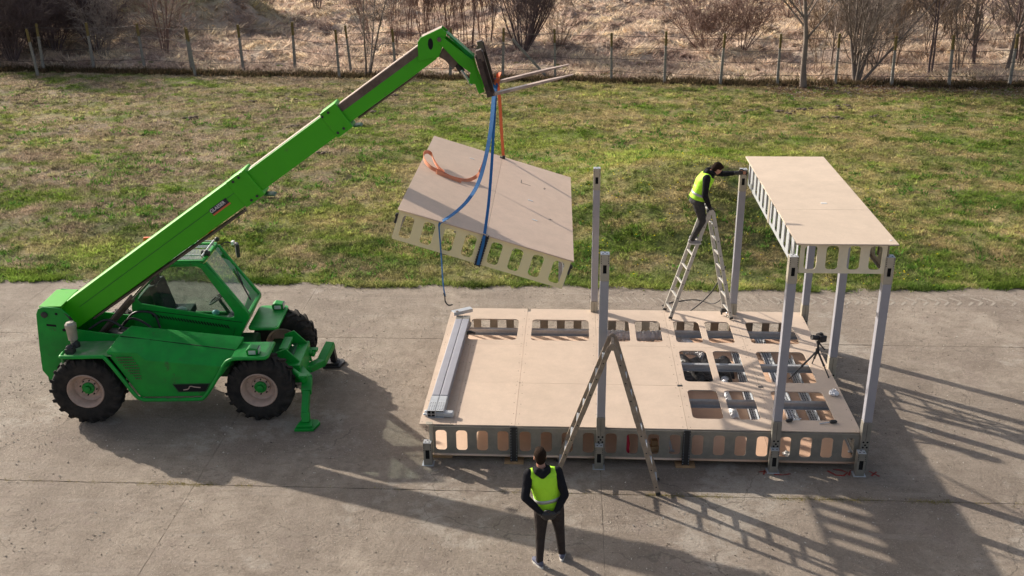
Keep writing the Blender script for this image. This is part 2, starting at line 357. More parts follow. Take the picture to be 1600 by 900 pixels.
# ------------------------------------------------------------------ value noise used for grass colour and terrain
_T = rng.random((256, 256))
def vnoise(x, y):
    xi = np.floor(x).astype(int); yi = np.floor(y).astype(int); fx = x-xi; fy = y-yi
    fx = fx*fx*(3-2*fx); fy = fy*fy*(3-2*fy); g = lambda a, b: _T[a & 255, b & 255]
    return (g(xi, yi)*(1-fx)+g(xi+1, yi)*fx)*(1-fy)+(g(xi, yi+1)*(1-fx)+g(xi+1, yi+1)*fx)*fy
def fbm(x, y, o=4):
    s = 0; a = .5; t = 0
    for i in range(o): s = s+a*vnoise(x*2**i+17*i, y*2**i+31*i); t += a; a *= .55
    return s/t
def gauss(x, y, cx, cy, sx, sy, h): return h*np.exp(-((x-cx)/sx)**2-((y-cy)/sy)**2)
def field_h(x, y):
    s = np.clip((y-7.5)/2.5, 0, 1)
    return s*(gauss(x, y, 5.2, 13.6, 3.3, 3.6, 1.25)+gauss(x, y, -9, 15, 6, 5, .25)) + s*(fbm(x*.8, y*.8)-.5)*.16 + (fbm(x*.25+5, y*.25)-.5)*.2*s
def meadow_h(x, y):
    s = np.clip((y-32.5)/6, 0, 1)
    h = gauss(x, y, -23.5, 48, 4.6, 4.2, 4.2)+gauss(x, y, -18.2, 46.5, 2.6, 2.6, 1.9)+gauss(x, y, 6, 60, 14, 10, .9)+gauss(x, y, 20, 44, 6, 5, .5)
    return s*(h + (fbm(x*.35, y*.45)-.4)*1.1 + (fbm(x*1.2, y*1.3, 3)-.5)*.75) + (fbm(x*.8, y*.8)-.5)*.16*(1-s)
def fence_y(x): return 30.6+np.clip(-(x-14)*.09, -.3, 3.4)
def height(x, y):
    t = np.clip((y-(fence_y(x)-.8))/1.6, 0, 1); return field_h(x, y)*(1-t)+meadow_h(x, y)*t
def lerp3(a, b, t): return a+(b-a)*t[:, None]
def field_colour(x, y, r):
    """r: random per tuft"""
    C = lambda *v: np.array(v, float)[None, :]
    g1 = fbm(x*.75, y*1.15, 5); g2 = fbm(x*.28+40, y*.42+9, 4); g3 = fbm(x*2.6+3, y*3.3+60, 3)
    near = np.clip(1-(y-7.5)/7, 0, 1); left = np.clip(-(x+1)/9, 0, 1)
    green = np.clip((g1-.50)*4+.38+near*.42-left*.22+(g3-.5)*2.4, 0, 1)
    base = lerp3(lerp3(C(.345, .280, .140)+0*x[:, None], C(.300, .235, .165), np.clip(left*1.3, 0, 1)), C(.145, .190, .042), green)
    yel = np.clip((g2-.52)*6, 0, 1)*.55*(1-left*.3); base = lerp3(base, C(.38, .33, .135), yel)
    bright = gauss(x, y, -.4, 20.7, 2.2, 1.3, 1)+gauss(x, y, 6.4, 18.5, 4.5, 1.2, .55)+gauss(x, y, -8.5, 9, 2.0, 1.2, .9)+gauss(x, y, 4.8, 15.8, 2.6, 1.6, .7)  # bright patches; sunlight on the mound's top and back painted into them
    base = lerp3(base, C(.22, .29, .045), np.clip(bright, 0, .6))
    brown = np.clip((fbm(x*.4+80, y*.7+3, 4)-.55)*8, 0, 1)*np.clip(left*1.4+.3, 0, 1)*.75; base = lerp3(base, C(.25, .19, .135), brown)
    dark = np.clip((fbm(x*1.9+11, y*2.4+7, 3)-.52)*8, 0, 1)*.6*np.clip(near+.35, 0, 1); base = lerp3(base, C(.055, .105, .022), dark)
    far = np.clip((y-fence_y(x)+2.4)/2.0, 0, 1)*np.clip((x-2)/8, .0, 1); base = lerp3(base, C(.20, .14, .095), far*.7)
    fine = fbm(x*4.5+5, y*5.5+2, 3); return base*(.30+.70*r[:, None]+.72*fine[:, None])
def meadow_colour(x, y, r):
    C = lambda *v: np.array(v, float)[None, :]
    a = fbm(x*.3, y*.5, 4); b = fbm(x*.9+7, y*1.3, 3)
    base = lerp3(C(.56, .45, .35)+0*x[:, None], C(.42, .325, .27), np.clip((a-.4)*4, 0, 1))
    base = lerp3(base, C(.66, .56, .41), np.clip((b-.53)*6, 0, .8))
    gm = (gauss(x, y, -23.5, 47.5, 3.6, 4, 1.0)+gauss(x, y, -18.2, 46.5, 2.6, 2.6, .9))*np.clip((fbm(x*.6, y*.6)-.30)*5, 0, 1); base = lerp3(base, C(.40, .38, .16), np.clip(gm, 0, .85))
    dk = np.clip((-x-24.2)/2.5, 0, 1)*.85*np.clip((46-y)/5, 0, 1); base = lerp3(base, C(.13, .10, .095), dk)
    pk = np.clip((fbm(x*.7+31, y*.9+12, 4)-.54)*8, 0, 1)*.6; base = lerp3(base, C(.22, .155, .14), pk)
    edge = np.clip(1-np.abs(y-fence_y(x)-.1)/.75, 0, 1)*np.clip(.5+(fbm(x*.6, y*0, 3)-.4)*3, .3, 1); base = lerp3(base, C(.08, .065, .045), edge*.8)  # dark soil and leaves along the fence, shade mixed into the colour
    return base*(.68+.64*r[:, None])

def grid_sheet(name, mt, xs, ys, zf, cf, kind):
    X, Y = np.meshgrid(xs, ys); x = X.ravel(); y = Y.ravel(); z = zf(x, y); n, mm = len(ys), len(xs)
    me = bpy.data.meshes.new(name); me.vertices.add(n*mm); me.vertices.foreach_set('co', np.stack([x, y, z], 1).ravel())
    i = np.arange((n-1)*(mm-1)); rr, cc = i//(mm-1), i % (mm-1); a = rr*mm+cc
    q = np.stack([a, a+1, a+mm+1, a+mm], 1).ravel()
    me.loops.add(len(q)); me.loops.foreach_set('vertex_index', q); me.polygons.add(len(i))
    me.polygons.foreach_set('loop_start', np.arange(len(i))*4); me.update(calc_edges=True); me.validate()
    me.polygons.foreach_set('use_smooth', [True]*len(i))
    c = np.concatenate([cf(x, y, np.full(len(x), .5)), np.ones((len(x), 1))], 1)
    at = me.color_attributes.new('col', 'FLOAT_COLOR', 'POINT'); at.data.foreach_set('color', c.ravel())
    return tag(link(me, name, mt), kind=kind)
def blades(name, mt, x, y, cf, hgt, wid, per, spread, lean, kind='stuff', z0=0, zf=height, dirn=None, cb=1.0):
    """tufts of triangular blades as one mesh"""
    n = len(x); z = zf(x, y)+z0; r = rng.random(n); c = cf(x, y, r)
    N = n*per; rep = np.repeat; a = rng.random(N)*2*np.pi; sp = rng.random(N)*rep(spread, per)
    bx = rep(x, per)+np.cos(a)*sp; by = rep(y, per)+np.sin(a)*sp; bz = rep(z, per)-.01
    la = a if dirn is None else dirn+rng.normal(0, .7, N)
    h = rep(hgt, per)*(.5+.8*rng.random(N)); ln = h*lean*(.3+rng.random(N)); wd = rep(wid, per)*(.6+.8*rng.random(N))/2
    pa = rng.random(N)*2*np.pi; px, py = np.cos(pa)*wd, np.sin(pa)*wd
    V = np.empty((N, 3, 3)); V[:, 0] = np.stack([bx-px, by-py, bz], 1); V[:, 1] = np.stack([bx+px, by+py, bz], 1)
    V[:, 2] = np.stack([bx+np.cos(la)*ln, by+np.sin(la)*ln, bz+h], 1)
    me = bpy.data.meshes.new(name); me.vertices.add(N*3); me.vertices.foreach_set('co', V.ravel())
    me.loops.add(N*3); me.loops.foreach_set('vertex_index', np.arange(N*3)); me.polygons.add(N)
    me.polygons.foreach_set('loop_start', np.arange(N)*3); me.update(calc_edges=True)
    cc = rep(c, per, axis=0)*(.8+.4*rng.random((N, 1))); cc = np.concatenate([rep(cc, 3, axis=0), np.ones((N*3, 1))], 1)
    at = me.color_attributes.new('col', 'FLOAT_COLOR', 'POINT'); at.data.foreach_set('color', cc.ravel().astype(np.float32))
    return link(me, name, mt)

# ================================================================== SETTING
edge_y = lambda x: 7.42+.07*np.sin(x*.7)+.17*(fbm(x*1.5, x*0+3, 4)-.5)*2+np.where(x > 9, (x-9)*.06, 0)
g = MB(); S = 900
g.add([(-S, -S, -.45), (S, -S, -.45), (S, S+200, -.45), (-S, S+200, -.45)], [(0, 1, 2, 3)])
tag(g.build('ground', 'soil'), kind='structure')
xs = np.arange(-40, 42.01, .22); ys = np.concatenate([np.arange(7.2, 36, .2)])
grid_sheet('grass_field', 'groundcol', xs, ys, lambda x, y: height(x, y)-.03, field_colour, 'structure')
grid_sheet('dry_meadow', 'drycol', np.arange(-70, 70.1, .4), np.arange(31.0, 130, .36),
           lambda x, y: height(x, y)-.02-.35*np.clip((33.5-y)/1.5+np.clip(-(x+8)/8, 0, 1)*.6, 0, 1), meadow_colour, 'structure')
# concrete yard: slabs cast in bays, a part each
yard = bpy.data.objects.new('concrete_yard', None); col.objects.link(yard); yard['kind'] = 'structure'
bed = MB(); bed.add([(-34.5, -17.4, -.012), (33.6, -17.4, -.012), (33.6, 7.5, -.012), (-34.5, 7.5, -.012)], [(0, 1, 2, 3)])
bed.build('joint_filling', 'jointfill', yard)
def slab(x0, x1, y0, y1, jag=False):
    def side(a, b, n=40, amp=.0045):
        out = []
        for i in range(n):
            t = i/n; px, py = a[0]+(b[0]-a[0])*t, a[1]+(b[1]-a[1])*t
            dx, dy = b[1]-a[1], -(b[0]-a[0]); L = math.hypot(dx, dy)
            j = -abs(random.gauss(0, amp)) if 0 < i else -amp
            out.append((px+dx/L*j, py+dy/L*j))
        return out
    g_ = .004; gx = .0015; A, B, C_, D = (x0+gx, y0+g_), (x1-gx, y0+g_), (x1-gx, y1-g_), (x0+gx, y1-g_)
    top = side(C_, D) if not jag else [(x1+(x0-x1)*i/60, float(edge_y(np.array([x1+(x0-x1)*i/60]))[0])+.05) for i in range(60)]
    poly = side(A, B)+side(B, C_, 40, .0022)+top+side(D, A, 40, .0022)
    b = MB(); b.prism(poly, -.12, 0, 'z'); return b.build('concrete_slab', 'concrete', yard)
XJ = [-34.5, -28.3, -22.1, -15.9, -9.72, -3.52, 2.70, 15.1, 21.3, 27.5, 33.6]
for j, (y0, y1) in enumerate([(-17.4, -11.8), (-11.8, -6.3), (-6.3, -.80), (-.80, 4.55), (4.55, 7.4)]):
    for i in range(len(XJ)-1): slab(XJ[i], XJ[i+1], y0, y1, j == 4)
# faint red-sprayed setting-out marks and tyre tread dust
def scrawl(name, strokes, wd, mt, z=.004):
    b = MB()
    for st in strokes:
        pts = [Vector((x, y, z)) for x, y in st]; vs = []
        for i, q in enumerate(pts):
            d = (pts[min(i+1, len(pts)-1)]-pts[max(i-1, 0)]).normalized(); s_ = Vector((-d.y, d.x, 0))*wd/2*random.uniform(.6, 1.3)
            vs += [q+s_, q-s_]
        b.add(vs, [(2*i, 2*i+1, 2*i+3, 2*i+2) for i in range(len(pts)-1)])
    return tag(b.build(name, mt), kind='structure')
scrawl('red_spray_marks', [[(5.14, -.10), (5.22, -.08), (5.30, -.12)], [(5.20, -.18), (5.24, -.04)], [(5.36, -.16), (5.5, -.17), (5.62, -.13)],
       [(6.20, -.02), (6.30, -.14), (6.42, -.15), (6.5, -.06), (6.42, 0), (6.30, .02)], [(6.50, -.14), (6.56, 0), (6.62, -.13)], [(6.84, -.14), (6.95, -.02)], [(6.84, -.01), (6.96, -.15)]], .035, 'redpaint')
b = MB()
for i in range(46):
    x = 6.6+i*.235+random.uniform(-.02, .02); y = 6.72+i*.004
    for (dx, dy, ex, ey) in ((0, .21, .17, .02), (.17, -.02, .03, -.20)):
        if random.random() < .12: continue
        a = Vector((x+dx, y+dy, .004)); c = Vector((x+ex, y+ey, .004)); d = (c-a).normalized(); s_ = Vector((-d.y, d.x, 0))*.033
        b.add([a+s_, a-s_, c-s_*.7, c+s_*.7], [(0, 1, 2, 3)])
for i in range(26):
    x = 2.9+i*.17; y = 6.65
    a = Vector((x, y+.15, .004)); c = Vector((x+.12, y-.12, .004)); d = (c-a).normalized(); s_ = Vector((-d.y, d.x, 0))*.02
    b.add([a+s_, a-s_, c-s_*.7, c+s_*.7], [(0, 1, 2, 3)])
tag(b.build('tyre_tread_marks', 'dust'), kind='structure')

# grass, weeds
def scatter(n, x0, x1, y0, y1, dens):
    x = rng.uniform(x0, x1, n); y = rng.uniform(y0, y1, n); k = rng.random(n) < dens(x, y); return x[k], y[k]
insight = lambda x, y: (np.abs(x-2.2+.0633*(y+13.7)) < (y+13.7)*.54+1.5)
x, y = scatter(330000, -26, 28, 7.4, 34.5, lambda x, y: insight(x, y)*(y > edge_y(x)-.03+rng.normal(0, .03, len(x)))*(y < fence_y(x)+.3)*np.clip(11/y, 0, 1)*np.clip(.45+(fbm(x*.7+4, y*.9)-.38)*3.2, .25, 1))
nn = fbm(x*.9, y*1.2, 3); near = np.clip(1-(y-7.5)/6, 0, 1)
big = (rng.random(len(x)) < .05)*1.0
tag(blades('grass', 'grassblade', x, y, field_colour, .028+.03*nn+.015*near+big*.05, (.012+.0010*y)*(1+big*.3), 5, np.full(len(x), .05)+.0025*y, 1.1), kind='stuff')
x, y = scatter(17000, -26, 28, 7.42, 30, lambda x, y: insight(x, y)*(y > edge_y(x))*np.clip((fbm(x*.5+44, y*.6, 3)-.5)*6, 0.02, 1)*np.clip(1.3-y/26, .1, 1))
wc = lambda x, y, r: np.array([[.075, .15, .03]])*(.7+.8*r[:, None])
tag(blades('weeds', 'grassblade', x, y, wc, .07+.05*rng.random(len(x)), np.full(len(x), .045), 9, np.full(len(x), .10), .9), kind='stuff')
x, y = scatter(42000, -26, 28, 7.45, 31, lambda x, y: insight(x, y)*(y > edge_y(x)+.02)*np.clip(16/(y+3), .25, 1)*np.clip((fbm(x*1.1+71, y*1.4, 4)-.44)*7, .03, 1))
cf_ = lambda x, y, r: field_colour(x, y, r)*(.62+.75*np.clip(fbm(x*.9+20, y*1.2, 3)*1.6-.3, 0, 1))[:, None]*np.array([[.92, 1.06, .85]])
tag(blades('grass_clumps', 'grassblade', x, y, cf_, .05+.08*rng.random(len(x))**2, .016+.0010*y, 13, .05+.07*rng.random(len(x)), .9), kind='stuff')
# molehills / bare soil clods in the field
b = MB()
for (cx, cy, r) in [(10.2, 25.3, .45), (11.3, 25.9, .5), (12.6, 26.2, .6), (9.0, 25.6, .35), (13.7, 24.6, .4), (-11, 27, .4), (-9.5, 27.5, .35), (-12.5, 24, .35), (-8, 22.5, .3), (-7.2, 23.6, .3), (-6, 18.4, .3), (-5.6, 25.2, .25), (11.9, 24.4, .4), (-8.6, 28.2, .4), (-5.4, 28.5, .35)]:
    for k in range(9):
        a = random.uniform(0, 6.3); q = r*random.random()**.6; px, py = cx+q*math.cos(a), cy+q*.7*math.sin(a)
        s_ = random.uniform(.03, .075); z = float(height(np.array([px]), np.array([py]))[0])
        b.ell((px, py, z+.02+(r-q)*.06), (s_*1.5, s_, s_*.5), 4)
tag(b.build('molehills', 'soil', smooth='all'), kind='stuff')
yc = lambda x, y, r: np.array([[.75, .62, .04]])*(.8+.4*r[:, None])
x, y = scatter(260, 2, 11, 7.6, 15, lambda x, y: x > -9)
tag(blades('dandelions', 'grassblade', x, y, yc, np.full(len(x), .012), np.full(len(x), .03), 5, np.full(len(x), .012), 1, z0=.05), kind='stuff')
x = rng.uniform(-14, 16, 5200); y = edge_y(x)+rng.normal(.03, .07, len(x)); k = rng.random(len(x)) < np.clip((fbm(x*1.8, x*0+9, 3)-.34)*4, .08, 1); x, y = x[k], y[k]
tag(blades('edge_tufts', 'grassblade', x, y, cf_, .04+.07*rng.random(len(x)), np.full(len(x), .022), 9, np.full(len(x), .07), 1.1, zf=lambda x, y: 0*x), kind='stuff')
# loose grit and crumbs on the concrete
x, y = scatter(9000, -11, 13, -4.5, 7.3, lambda x, y: np.clip((fbm(x*.6, y*.6, 3)-.3)*2.5, .1, 1))
gc = lambda x, y, r: lerp3(np.array([[.14, .11, .085]])+0*x[:, None], np.array([[.75, .70, .62]]), np.clip(r*1.6-.3, 0, 1))
tag(blades('grit', 'dustcol', x, y, gc, .006+.010*rng.random(len(x)), .014+.016*rng.random(len(x)), 3, np.full(len(x), .008), .8, z0=.012, zf=lambda x, y: 0*x), kind='stuff')
# weeds and moss growing out of the joint
x = np.concatenate([rng.uniform(-4.4, -2.6, 300), rng.uniform(1.2, 4.6, 600), rng.uniform(4.5, 12, 1300), rng.uniform(-9, 9, 260)]); y = -.80+rng.normal(0, .032, len(x))
k = rng.random(len(x)) < np.clip((fbm(x*2, x*0)-.35)*4, .1, 1); x, y = x[k], y[k]
jc = lambda x, y, r: lerp3(np.array([[.17, .16, .035]])+0*x[:, None], np.array([[.32, .26, .09]]), r)
tag(blades('joint_weeds', 'grassblade', x, y, jc, np.full(len(x), .018), np.full(len(x), .016), 6, np.full(len(x), .03), 1.2, zf=lambda x, y: 0*x), kind='stuff')
# dry meadow grass in lodged clumps
x, y = scatter(150000, -46, 46, 31.5, 84, lambda x, y: insight(x, y)*(y > fence_y(x)+.2)*np.clip(1.5-(y-31)/45, .15, 1)*np.clip(.35+(fbm(x*.5+9, y*.6)-.35)*3.5, .12, 1))
hh = .10+.62*np.clip(fbm(x*.8, y*.9, 3)-.38, 0, 1)+.10*rng.random(len(x))
dirs = np.repeat(fbm(x*.7, y*.7, 2)*14, 5)
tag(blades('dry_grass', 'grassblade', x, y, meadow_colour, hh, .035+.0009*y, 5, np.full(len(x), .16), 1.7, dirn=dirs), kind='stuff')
# dark strip along the fence: weeds, with the shade there put into their colour
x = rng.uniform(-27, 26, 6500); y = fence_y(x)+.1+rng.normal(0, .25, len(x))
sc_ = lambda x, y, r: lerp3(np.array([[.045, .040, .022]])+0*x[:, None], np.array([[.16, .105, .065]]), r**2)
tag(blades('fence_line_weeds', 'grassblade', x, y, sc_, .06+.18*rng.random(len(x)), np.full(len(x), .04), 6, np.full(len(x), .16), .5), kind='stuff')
# fallen leaves under the trees at the right
x, y = scatter(9000, 10.5, 26, 26.8, 31.5, lambda x, y: np.clip((y-27.2)/2.4, 0, 1)**2)
lc = lambda x, y, r: lerp3(np.array([[.12, .06, .04]])+0*x[:, None], np.array([[.40, .36, .32]]), r**3)
tag(blades('leaf_litter', 'grassblade', x, y, lc, np.full(len(x), .03), np.full(len(x), .07), 2, np.full(len(x), .1), 2.0, z0=.03), kind='stuff')

# ------------------------------------------------------------------ fence
def gz(x, y): return float(height(np.array([x]), np.array([y]))[0])
fence = thing('wire_fence', 'long wire fence on tall concrete posts dividing the grass from the dry meadow', 'fence')
FP = [(-25.6, 34.3), (-23.3, 34.1), (-21.0, 34.5), (-18.4, 34.3), (-15.95, 33.9), (-13.45, 33.9), (-10.95, 33.9), (-8.5, 32.3), (-5.9, 32.4), (-3.4, 32.3), (-1.0, 32.2), (1.37, 32.0), (3.87, 31.6), (6.18, 31.2), (8.57, 30.9), (10.99, 30.8), (13.41, 30.6), (15.71, 30.4), (18.1, 30.4), (20.6, 30.4), (23.2, 30.4), (25.8, 30.4)]
pm = MB(); pm.prism([(-.06, -.06), (.06, -.06), (.06, .06), (-.06, .06)], -.3, 1.55, 'z')
pm.v = [(v[0]*(1 if v[2] < 1 else .8), v[1]*(1 if v[2] < 1 else .8), v[2]) for v in pm.v]; pmm = pm.mesh(); pmm.materials.append(M['postc'])
tm = MB(); tm.prism([(-.049, -.049), (.049, -.049), (.049, .049), (-.049, .049)], 1.551, 2.14, 'z'); tmm = tm.mesh(); tmm.materials.append(M['posttop'])
tops = []
for i, (x_, y_) in enumerate(FP):
    po = link(pmm, 'fence_post', None, fence); po.location = (x_, y_, gz(x_, y_)); po.rotation_euler = (random.gauss(0, .015), random.gauss(0, .02), random.gauss(0, .1))
    po.scale = (1, 1, random.uniform(.97, 1.04)); tp = link(tmm, 'post_top', None, po); tops.append((x_, y_, gz(x_, y_)))
for (x_, y_) in ((-15.4, 32.8), (-23.0, 32.9), (-8.2, 33.5)):
    po = link(pmm, 'fence_post', None, fence); po.location = (x_, y_, gz(x_, y_)); po.rotation_euler = (0, -.06, .2); link(tmm, 'post_top', None, po)
b = MB(); b.bar((-.55, 32.15, gz(-.55, 32.1)+1.75), (1.15, 32.1, gz(1.1, 32.1)-.1), .1, .1)
b.build('brace', 'postc', fence)
for h_ in (.45, 1.0, 1.5, 2.0):
    b = MB(); pts = []
    for i in range(len(tops)-1):
        A, B = Vector(tops[i]), Vector(tops[i+1])
        for k in range(4):
            t = k/4; q = A.lerp(B, t); q.z += h_-.06*math.sin(math.pi*t)+random.gauss(0, .012); pts.append(q-Vector((0, .055, 0)))
    b.tube(pts, .013, 3); b.build('fence_wire', 'wire', fence)

# ------------------------------------------------------------------ bare trees and shrubs
def branch(mb, p, d, L, r, depth, rnd, up, spread, nseg=4, kidsn=4, minr=.006):
    pts = [p.copy()]; rs = [r]; q = p.copy(); dd = d.copy()
    for i in range(nseg):
        dd = (dd+Vector((rnd.gauss(0, .11), rnd.gauss(0, .11), rnd.gauss(0, .07)+up*.06))).normalized()
        q = q+dd*L/nseg; pts.append(q.copy()); rs.append(max(minr*.6, r*(1-.75*(i+1)/nseg)))
    mb.tube(pts, rs, 3 if r < .03 else 5, cap=False)
    if depth <= 0: return
    for k in range(kidsn):
        t = rnd.uniform(.25, 1.0); i = min(int(t*nseg), nseg-1); s_ = pts[i].lerp(pts[i+1], t*nseg-i)
        a = rnd.uniform(0, 6.28); o = dd.orthogonal().normalized(); o2 = dd.cross(o)
        nd = (dd*rnd.uniform(.6, 1.1)+(o*math.cos(a)+o2*math.sin(a))*spread*rnd.uniform(.6, 1.2)+Vector((0, 0, up*.3))).normalized()
        branch(mb, s_, nd, L*rnd.uniform(.40, .68)*(1.15-.45*t), max(minr, r*(1-.7*t)*.6), depth-1, rnd, up, spread, 3, kidsn, minr)
def bark(name, c): return mat(name, c, .85, noise=(4, .7), c2=[v*.6 for v in c])
BK = {'dark': bark('dark_bark', (.14, .098, .095)), 'red': bark('reddish_bark', (.25, .155, .12)), 'grey': bark('grey_bark', (.21, .165, .135)), 'tan': bark('tan_bark', (.26, .18, .12)), 'pale': bark('pale_bark', (.31, .25, .21))}
def tree(x_, y_, h_, stems, depth, kd, bk, name, label, cat, group=None, r=.07, lean=(0, 0), fan=.25, up=.5, spread=.6, seed=0, minr=.0085, trunk=None):
    rnd = random.Random(seed*77+int(x_*10)); z = gz(x_, y_)-.05; root = thing(name, label, cat, (x_, y_, z), 0, group)
    tk = MB(); cr = MB()
    for s_ in range(stems):
        a = rnd.uniform(0, 6.28); f = fan*rnd.uniform(.3, 1.1) if stems > 1 else 0
        d = Vector((math.cos(a)*f+lean[0], math.sin(a)*f+lean[1], 1)).normalized(); L = h_*rnd.uniform(.75, 1.1); rr = r*rnd.uniform(.7, 1.1)
        p = Vector((math.cos(a)*.14*(stems > 1), math.sin(a)*.14*(stems > 1), 0)); pts = [p]; rs = [rr*1.25]; n = 7; q = p.copy(); dd = d
        for i in range(n):
            dd = (dd+Vector((rnd.gauss(0, .07), rnd.gauss(0, .07), up*.08))).normalized(); q = q+dd*L/n; pts.append(q.copy()); rs.append(rr*(1-.88*(i+1)/n)+.004)
        tk.tube(pts, rs, 6 if rr > .04 else 4, cap=False)
        for k in range(kd):
            t = rnd.uniform(.14 if trunk is None else trunk, 1); i = min(int(t*n), n-1); s0 = pts[i].lerp(pts[i+1], t*n-i)
            a = rnd.uniform(0, 6.28); nd = Vector((math.cos(a)*spread, math.sin(a)*spread, up)).normalized()
            branch(cr, s0, nd, L*.46*(1.15-t*.75), max(minr, rr*(1-.85*t)*.55), depth, rnd, up, spread, 3, 5 if depth < 3 else 4, minr)
    tk.build('trunk', BK[bk], root, smooth='all'); cr.build('branches', BK[bk], root); return root
T = tree
# left thicket
for i, (x_, y_, h_) in enumerate([(-25.6, 35.6, 4.6), (-27.3, 37.5, 5.2), (-24.4, 37.6, 4.4), (-28.6, 40.5, 5.5), (-25.2, 41.5, 4.8), (-30.5, 43.5, 5.5), (-27.0, 45.8, 4.6), (-23.2, 39.6, 3.2), (-26.4, 39.4, 4.2), (-29.5, 38.6, 5.0)]):
    lab = ['dark bare shrub at the left edge of the photo, right behind the fence', 'tall dark bare shrub second back in the left thicket', 'dark bare shrub at the right front of the left thicket', 'tall dark bare shrub deep in the left thicket near the frame edge', 'dark bare shrub in the middle of the left thicket', 'tall dark shrub at the far left back of the thicket', 'dark shrub at the back of the left thicket below the mound', 'low bare shrub at the right end of the left thicket', 'dense dark shrub between the front and back rows of the left thicket', 'tall dark shrub cut by the left edge of the photo in mid thicket'][i]
    T(x_, y_, h_, 15, 2, 11, 'dark', 'bare_shrub', lab, 'shrub', 'dark shrubs of the left thicket', r=.035, fan=.55, seed=i+1, spread=.8, minr=.009)
T(-21.4, 36.6, 3.6, 9, 2, 8, 'pale', 'bare_shrub', 'pale twiggy bare shrub right of the dark left thicket', 'shrub', r=.022, fan=.6, seed=21, spread=.9)
T(-18.9, 38.2, 4.6, 6, 2, 8, 'red', 'bare_shrub', 'reddish bare shrub of upright stems below the green mound', 'shrub', r=.045, fan=.30, seed=22)
T(-24.6, 43.0, 2.6, 9, 2, 7, 'pale', 'bare_shrub', 'pale scrubby bush on the left flank of the mound', 'shrub', r=.02, fan=.7, seed=23)
T(-17.6, 51.5, 3.0, 12, 2, 8, 'dark', 'bare_shrub', 'dark bare shrub above the mound at the top edge', 'shrub', r=.03, fan=.8, seed=24)
T(-16.6, 49.5, 2.4, 9, 2, 7, 'red', 'bare_shrub', 'low reddish shrub just right of the mound', 'shrub', r=.025, fan=.8, seed=25)
T(-14.6, 53.5, 3.0, 10, 2, 7, 'dark', 'bare_shrub', 'small dark shrub at the top edge left of the lifting arm', 'shrub', r=.03, fan=.5, seed=26)
T(-7.35, 32.9, 5.0, 3, 3, 8, 'grey', 'bare_tree', 'small bare grey tree forking low behind the fence, left of the lifting arm', 'tree', r=.055, fan=.42, seed=31, spread=.8)
for i, (x_, y_, h_) in enumerate([(-8.6, 40.7, 4.2), (-7.9, 42.5, 4.6), (-7.2, 39.9, 4.4), (-6.6, 41, 4.8), (-6.0, 42.3, 4.6), (-5.5, 40.8, 4.2), (-5.0, 43.5, 5.2), (-4.4, 41.3, 5.0), (-3.9, 42.0, 5.4), (-3.3, 40.6, 5.0), (-2.9, 43, 4.6), (-2.4, 41.4, 4.0)]):
    T(x_, y_, h_, 4, 2, 8, 'red', 'bare_sapling', 'thin upright bare sapling in the thicket behind the boom head', 'sapling', 'saplings behind the boom head', r=.03, fan=.10, seed=40+i, spread=.35, up=1)
T(-.4, 38.0, 4.4, 22, 2, 7, 'dark', 'bare_shrub', 'large fan-shaped bare shrub of many dark stems behind the forks', 'shrub', r=.05, fan=.75, seed=61, spread=.45, up=.8)
T(1.4, 38.8, 3.0, 9, 1, 7, 'tan', 'bare_shrub', 'tan bare shrub right of the large fan-shaped shrub', 'shrub', r=.02, fan=.7, seed=62)
T(9.0, 38.6, 3.7, 20, 2, 7, 'red', 'bare_shrub', 'wide reddish-brown shrub in the open middle of the dry meadow', 'shrub', r=.026, fan=.95, seed=63, spread=.6)
T(10.6, 38.4, 3.2, 12, 2, 7, 'red', 'bare_shrub', 'smaller reddish shrub on the right side of the wide one', 'shrub', r=.022, fan=.7, seed=64, spread=.6)
T(14.6, 48, 3.2, 10, 2, 7, 'red', 'bare_shrub', 'reddish bare shrub at the top edge right of the middle', 'shrub', r=.026, fan=.9, seed=65)
T(12.0, 30.3, 6.6, 1, 2, 24, 'grey', 'bare_tree', 'slender straight bare tree in front of the fence, right of the middle', 'tree', r=.12, seed=66, spread=.62, trunk=.28, lean=(.05, 0), up=.7)
T(14.45, 31.0, 5.5, 8, 2, 9, 'grey', 'bare_tree', 'multi-stemmed bare tree with stems leaning right, close behind the fence', 'tree', r=.065, fan=.55, lean=(.35, .1), seed=67, spread=.5)
T(14.0, 34.1, 5.6, 1, 2, 16, 'pale', 'bare_tree', 'thin pale bare tree just left of the leaning multi-stemmed one', 'tree', r=.06, seed=68, lean=(.10, 0), spread=.4, up=.9)
T(16.5, 35.7, 4.0, 9, 2, 8, 'pale', 'bare_shrub', 'pale grey twiggy shrub behind the leaning tree', 'shrub', r=.025, fan=.8, seed=69)
T(18.2, 33.0, 6.0, 2, 2, 14, 'dark', 'bare_tree', 'slim dark bare tree left of the pair at the right edge', 'tree', r=.06, fan=.12, seed=70, lean=(.1, 0), spread=.45, trunk=.3)
T(21.2, 36.0, 6.0, 2, 2, 14, 'dark', 'bare_tree', 'slim dark bare tree standing farther back near the right edge', 'tree', r=.07, fan=.15, seed=71, lean=(.06, 0), spread=.5)
T(21.7, 33.6, 6.0, 1, 2, 18, 'grey', 'bare_tree', 'bare grey tree nearest the right edge of the photo', 'tree', r=.08, seed=72, spread=.5, lean=(.06, 0))
T(23.4, 36.5, 5.0, 6, 2, 9, 'dark', 'bare_tree', 'dark many-stemmed tree cut by the right edge of the photo', 'tree', r=.06, fan=.35, seed=73)
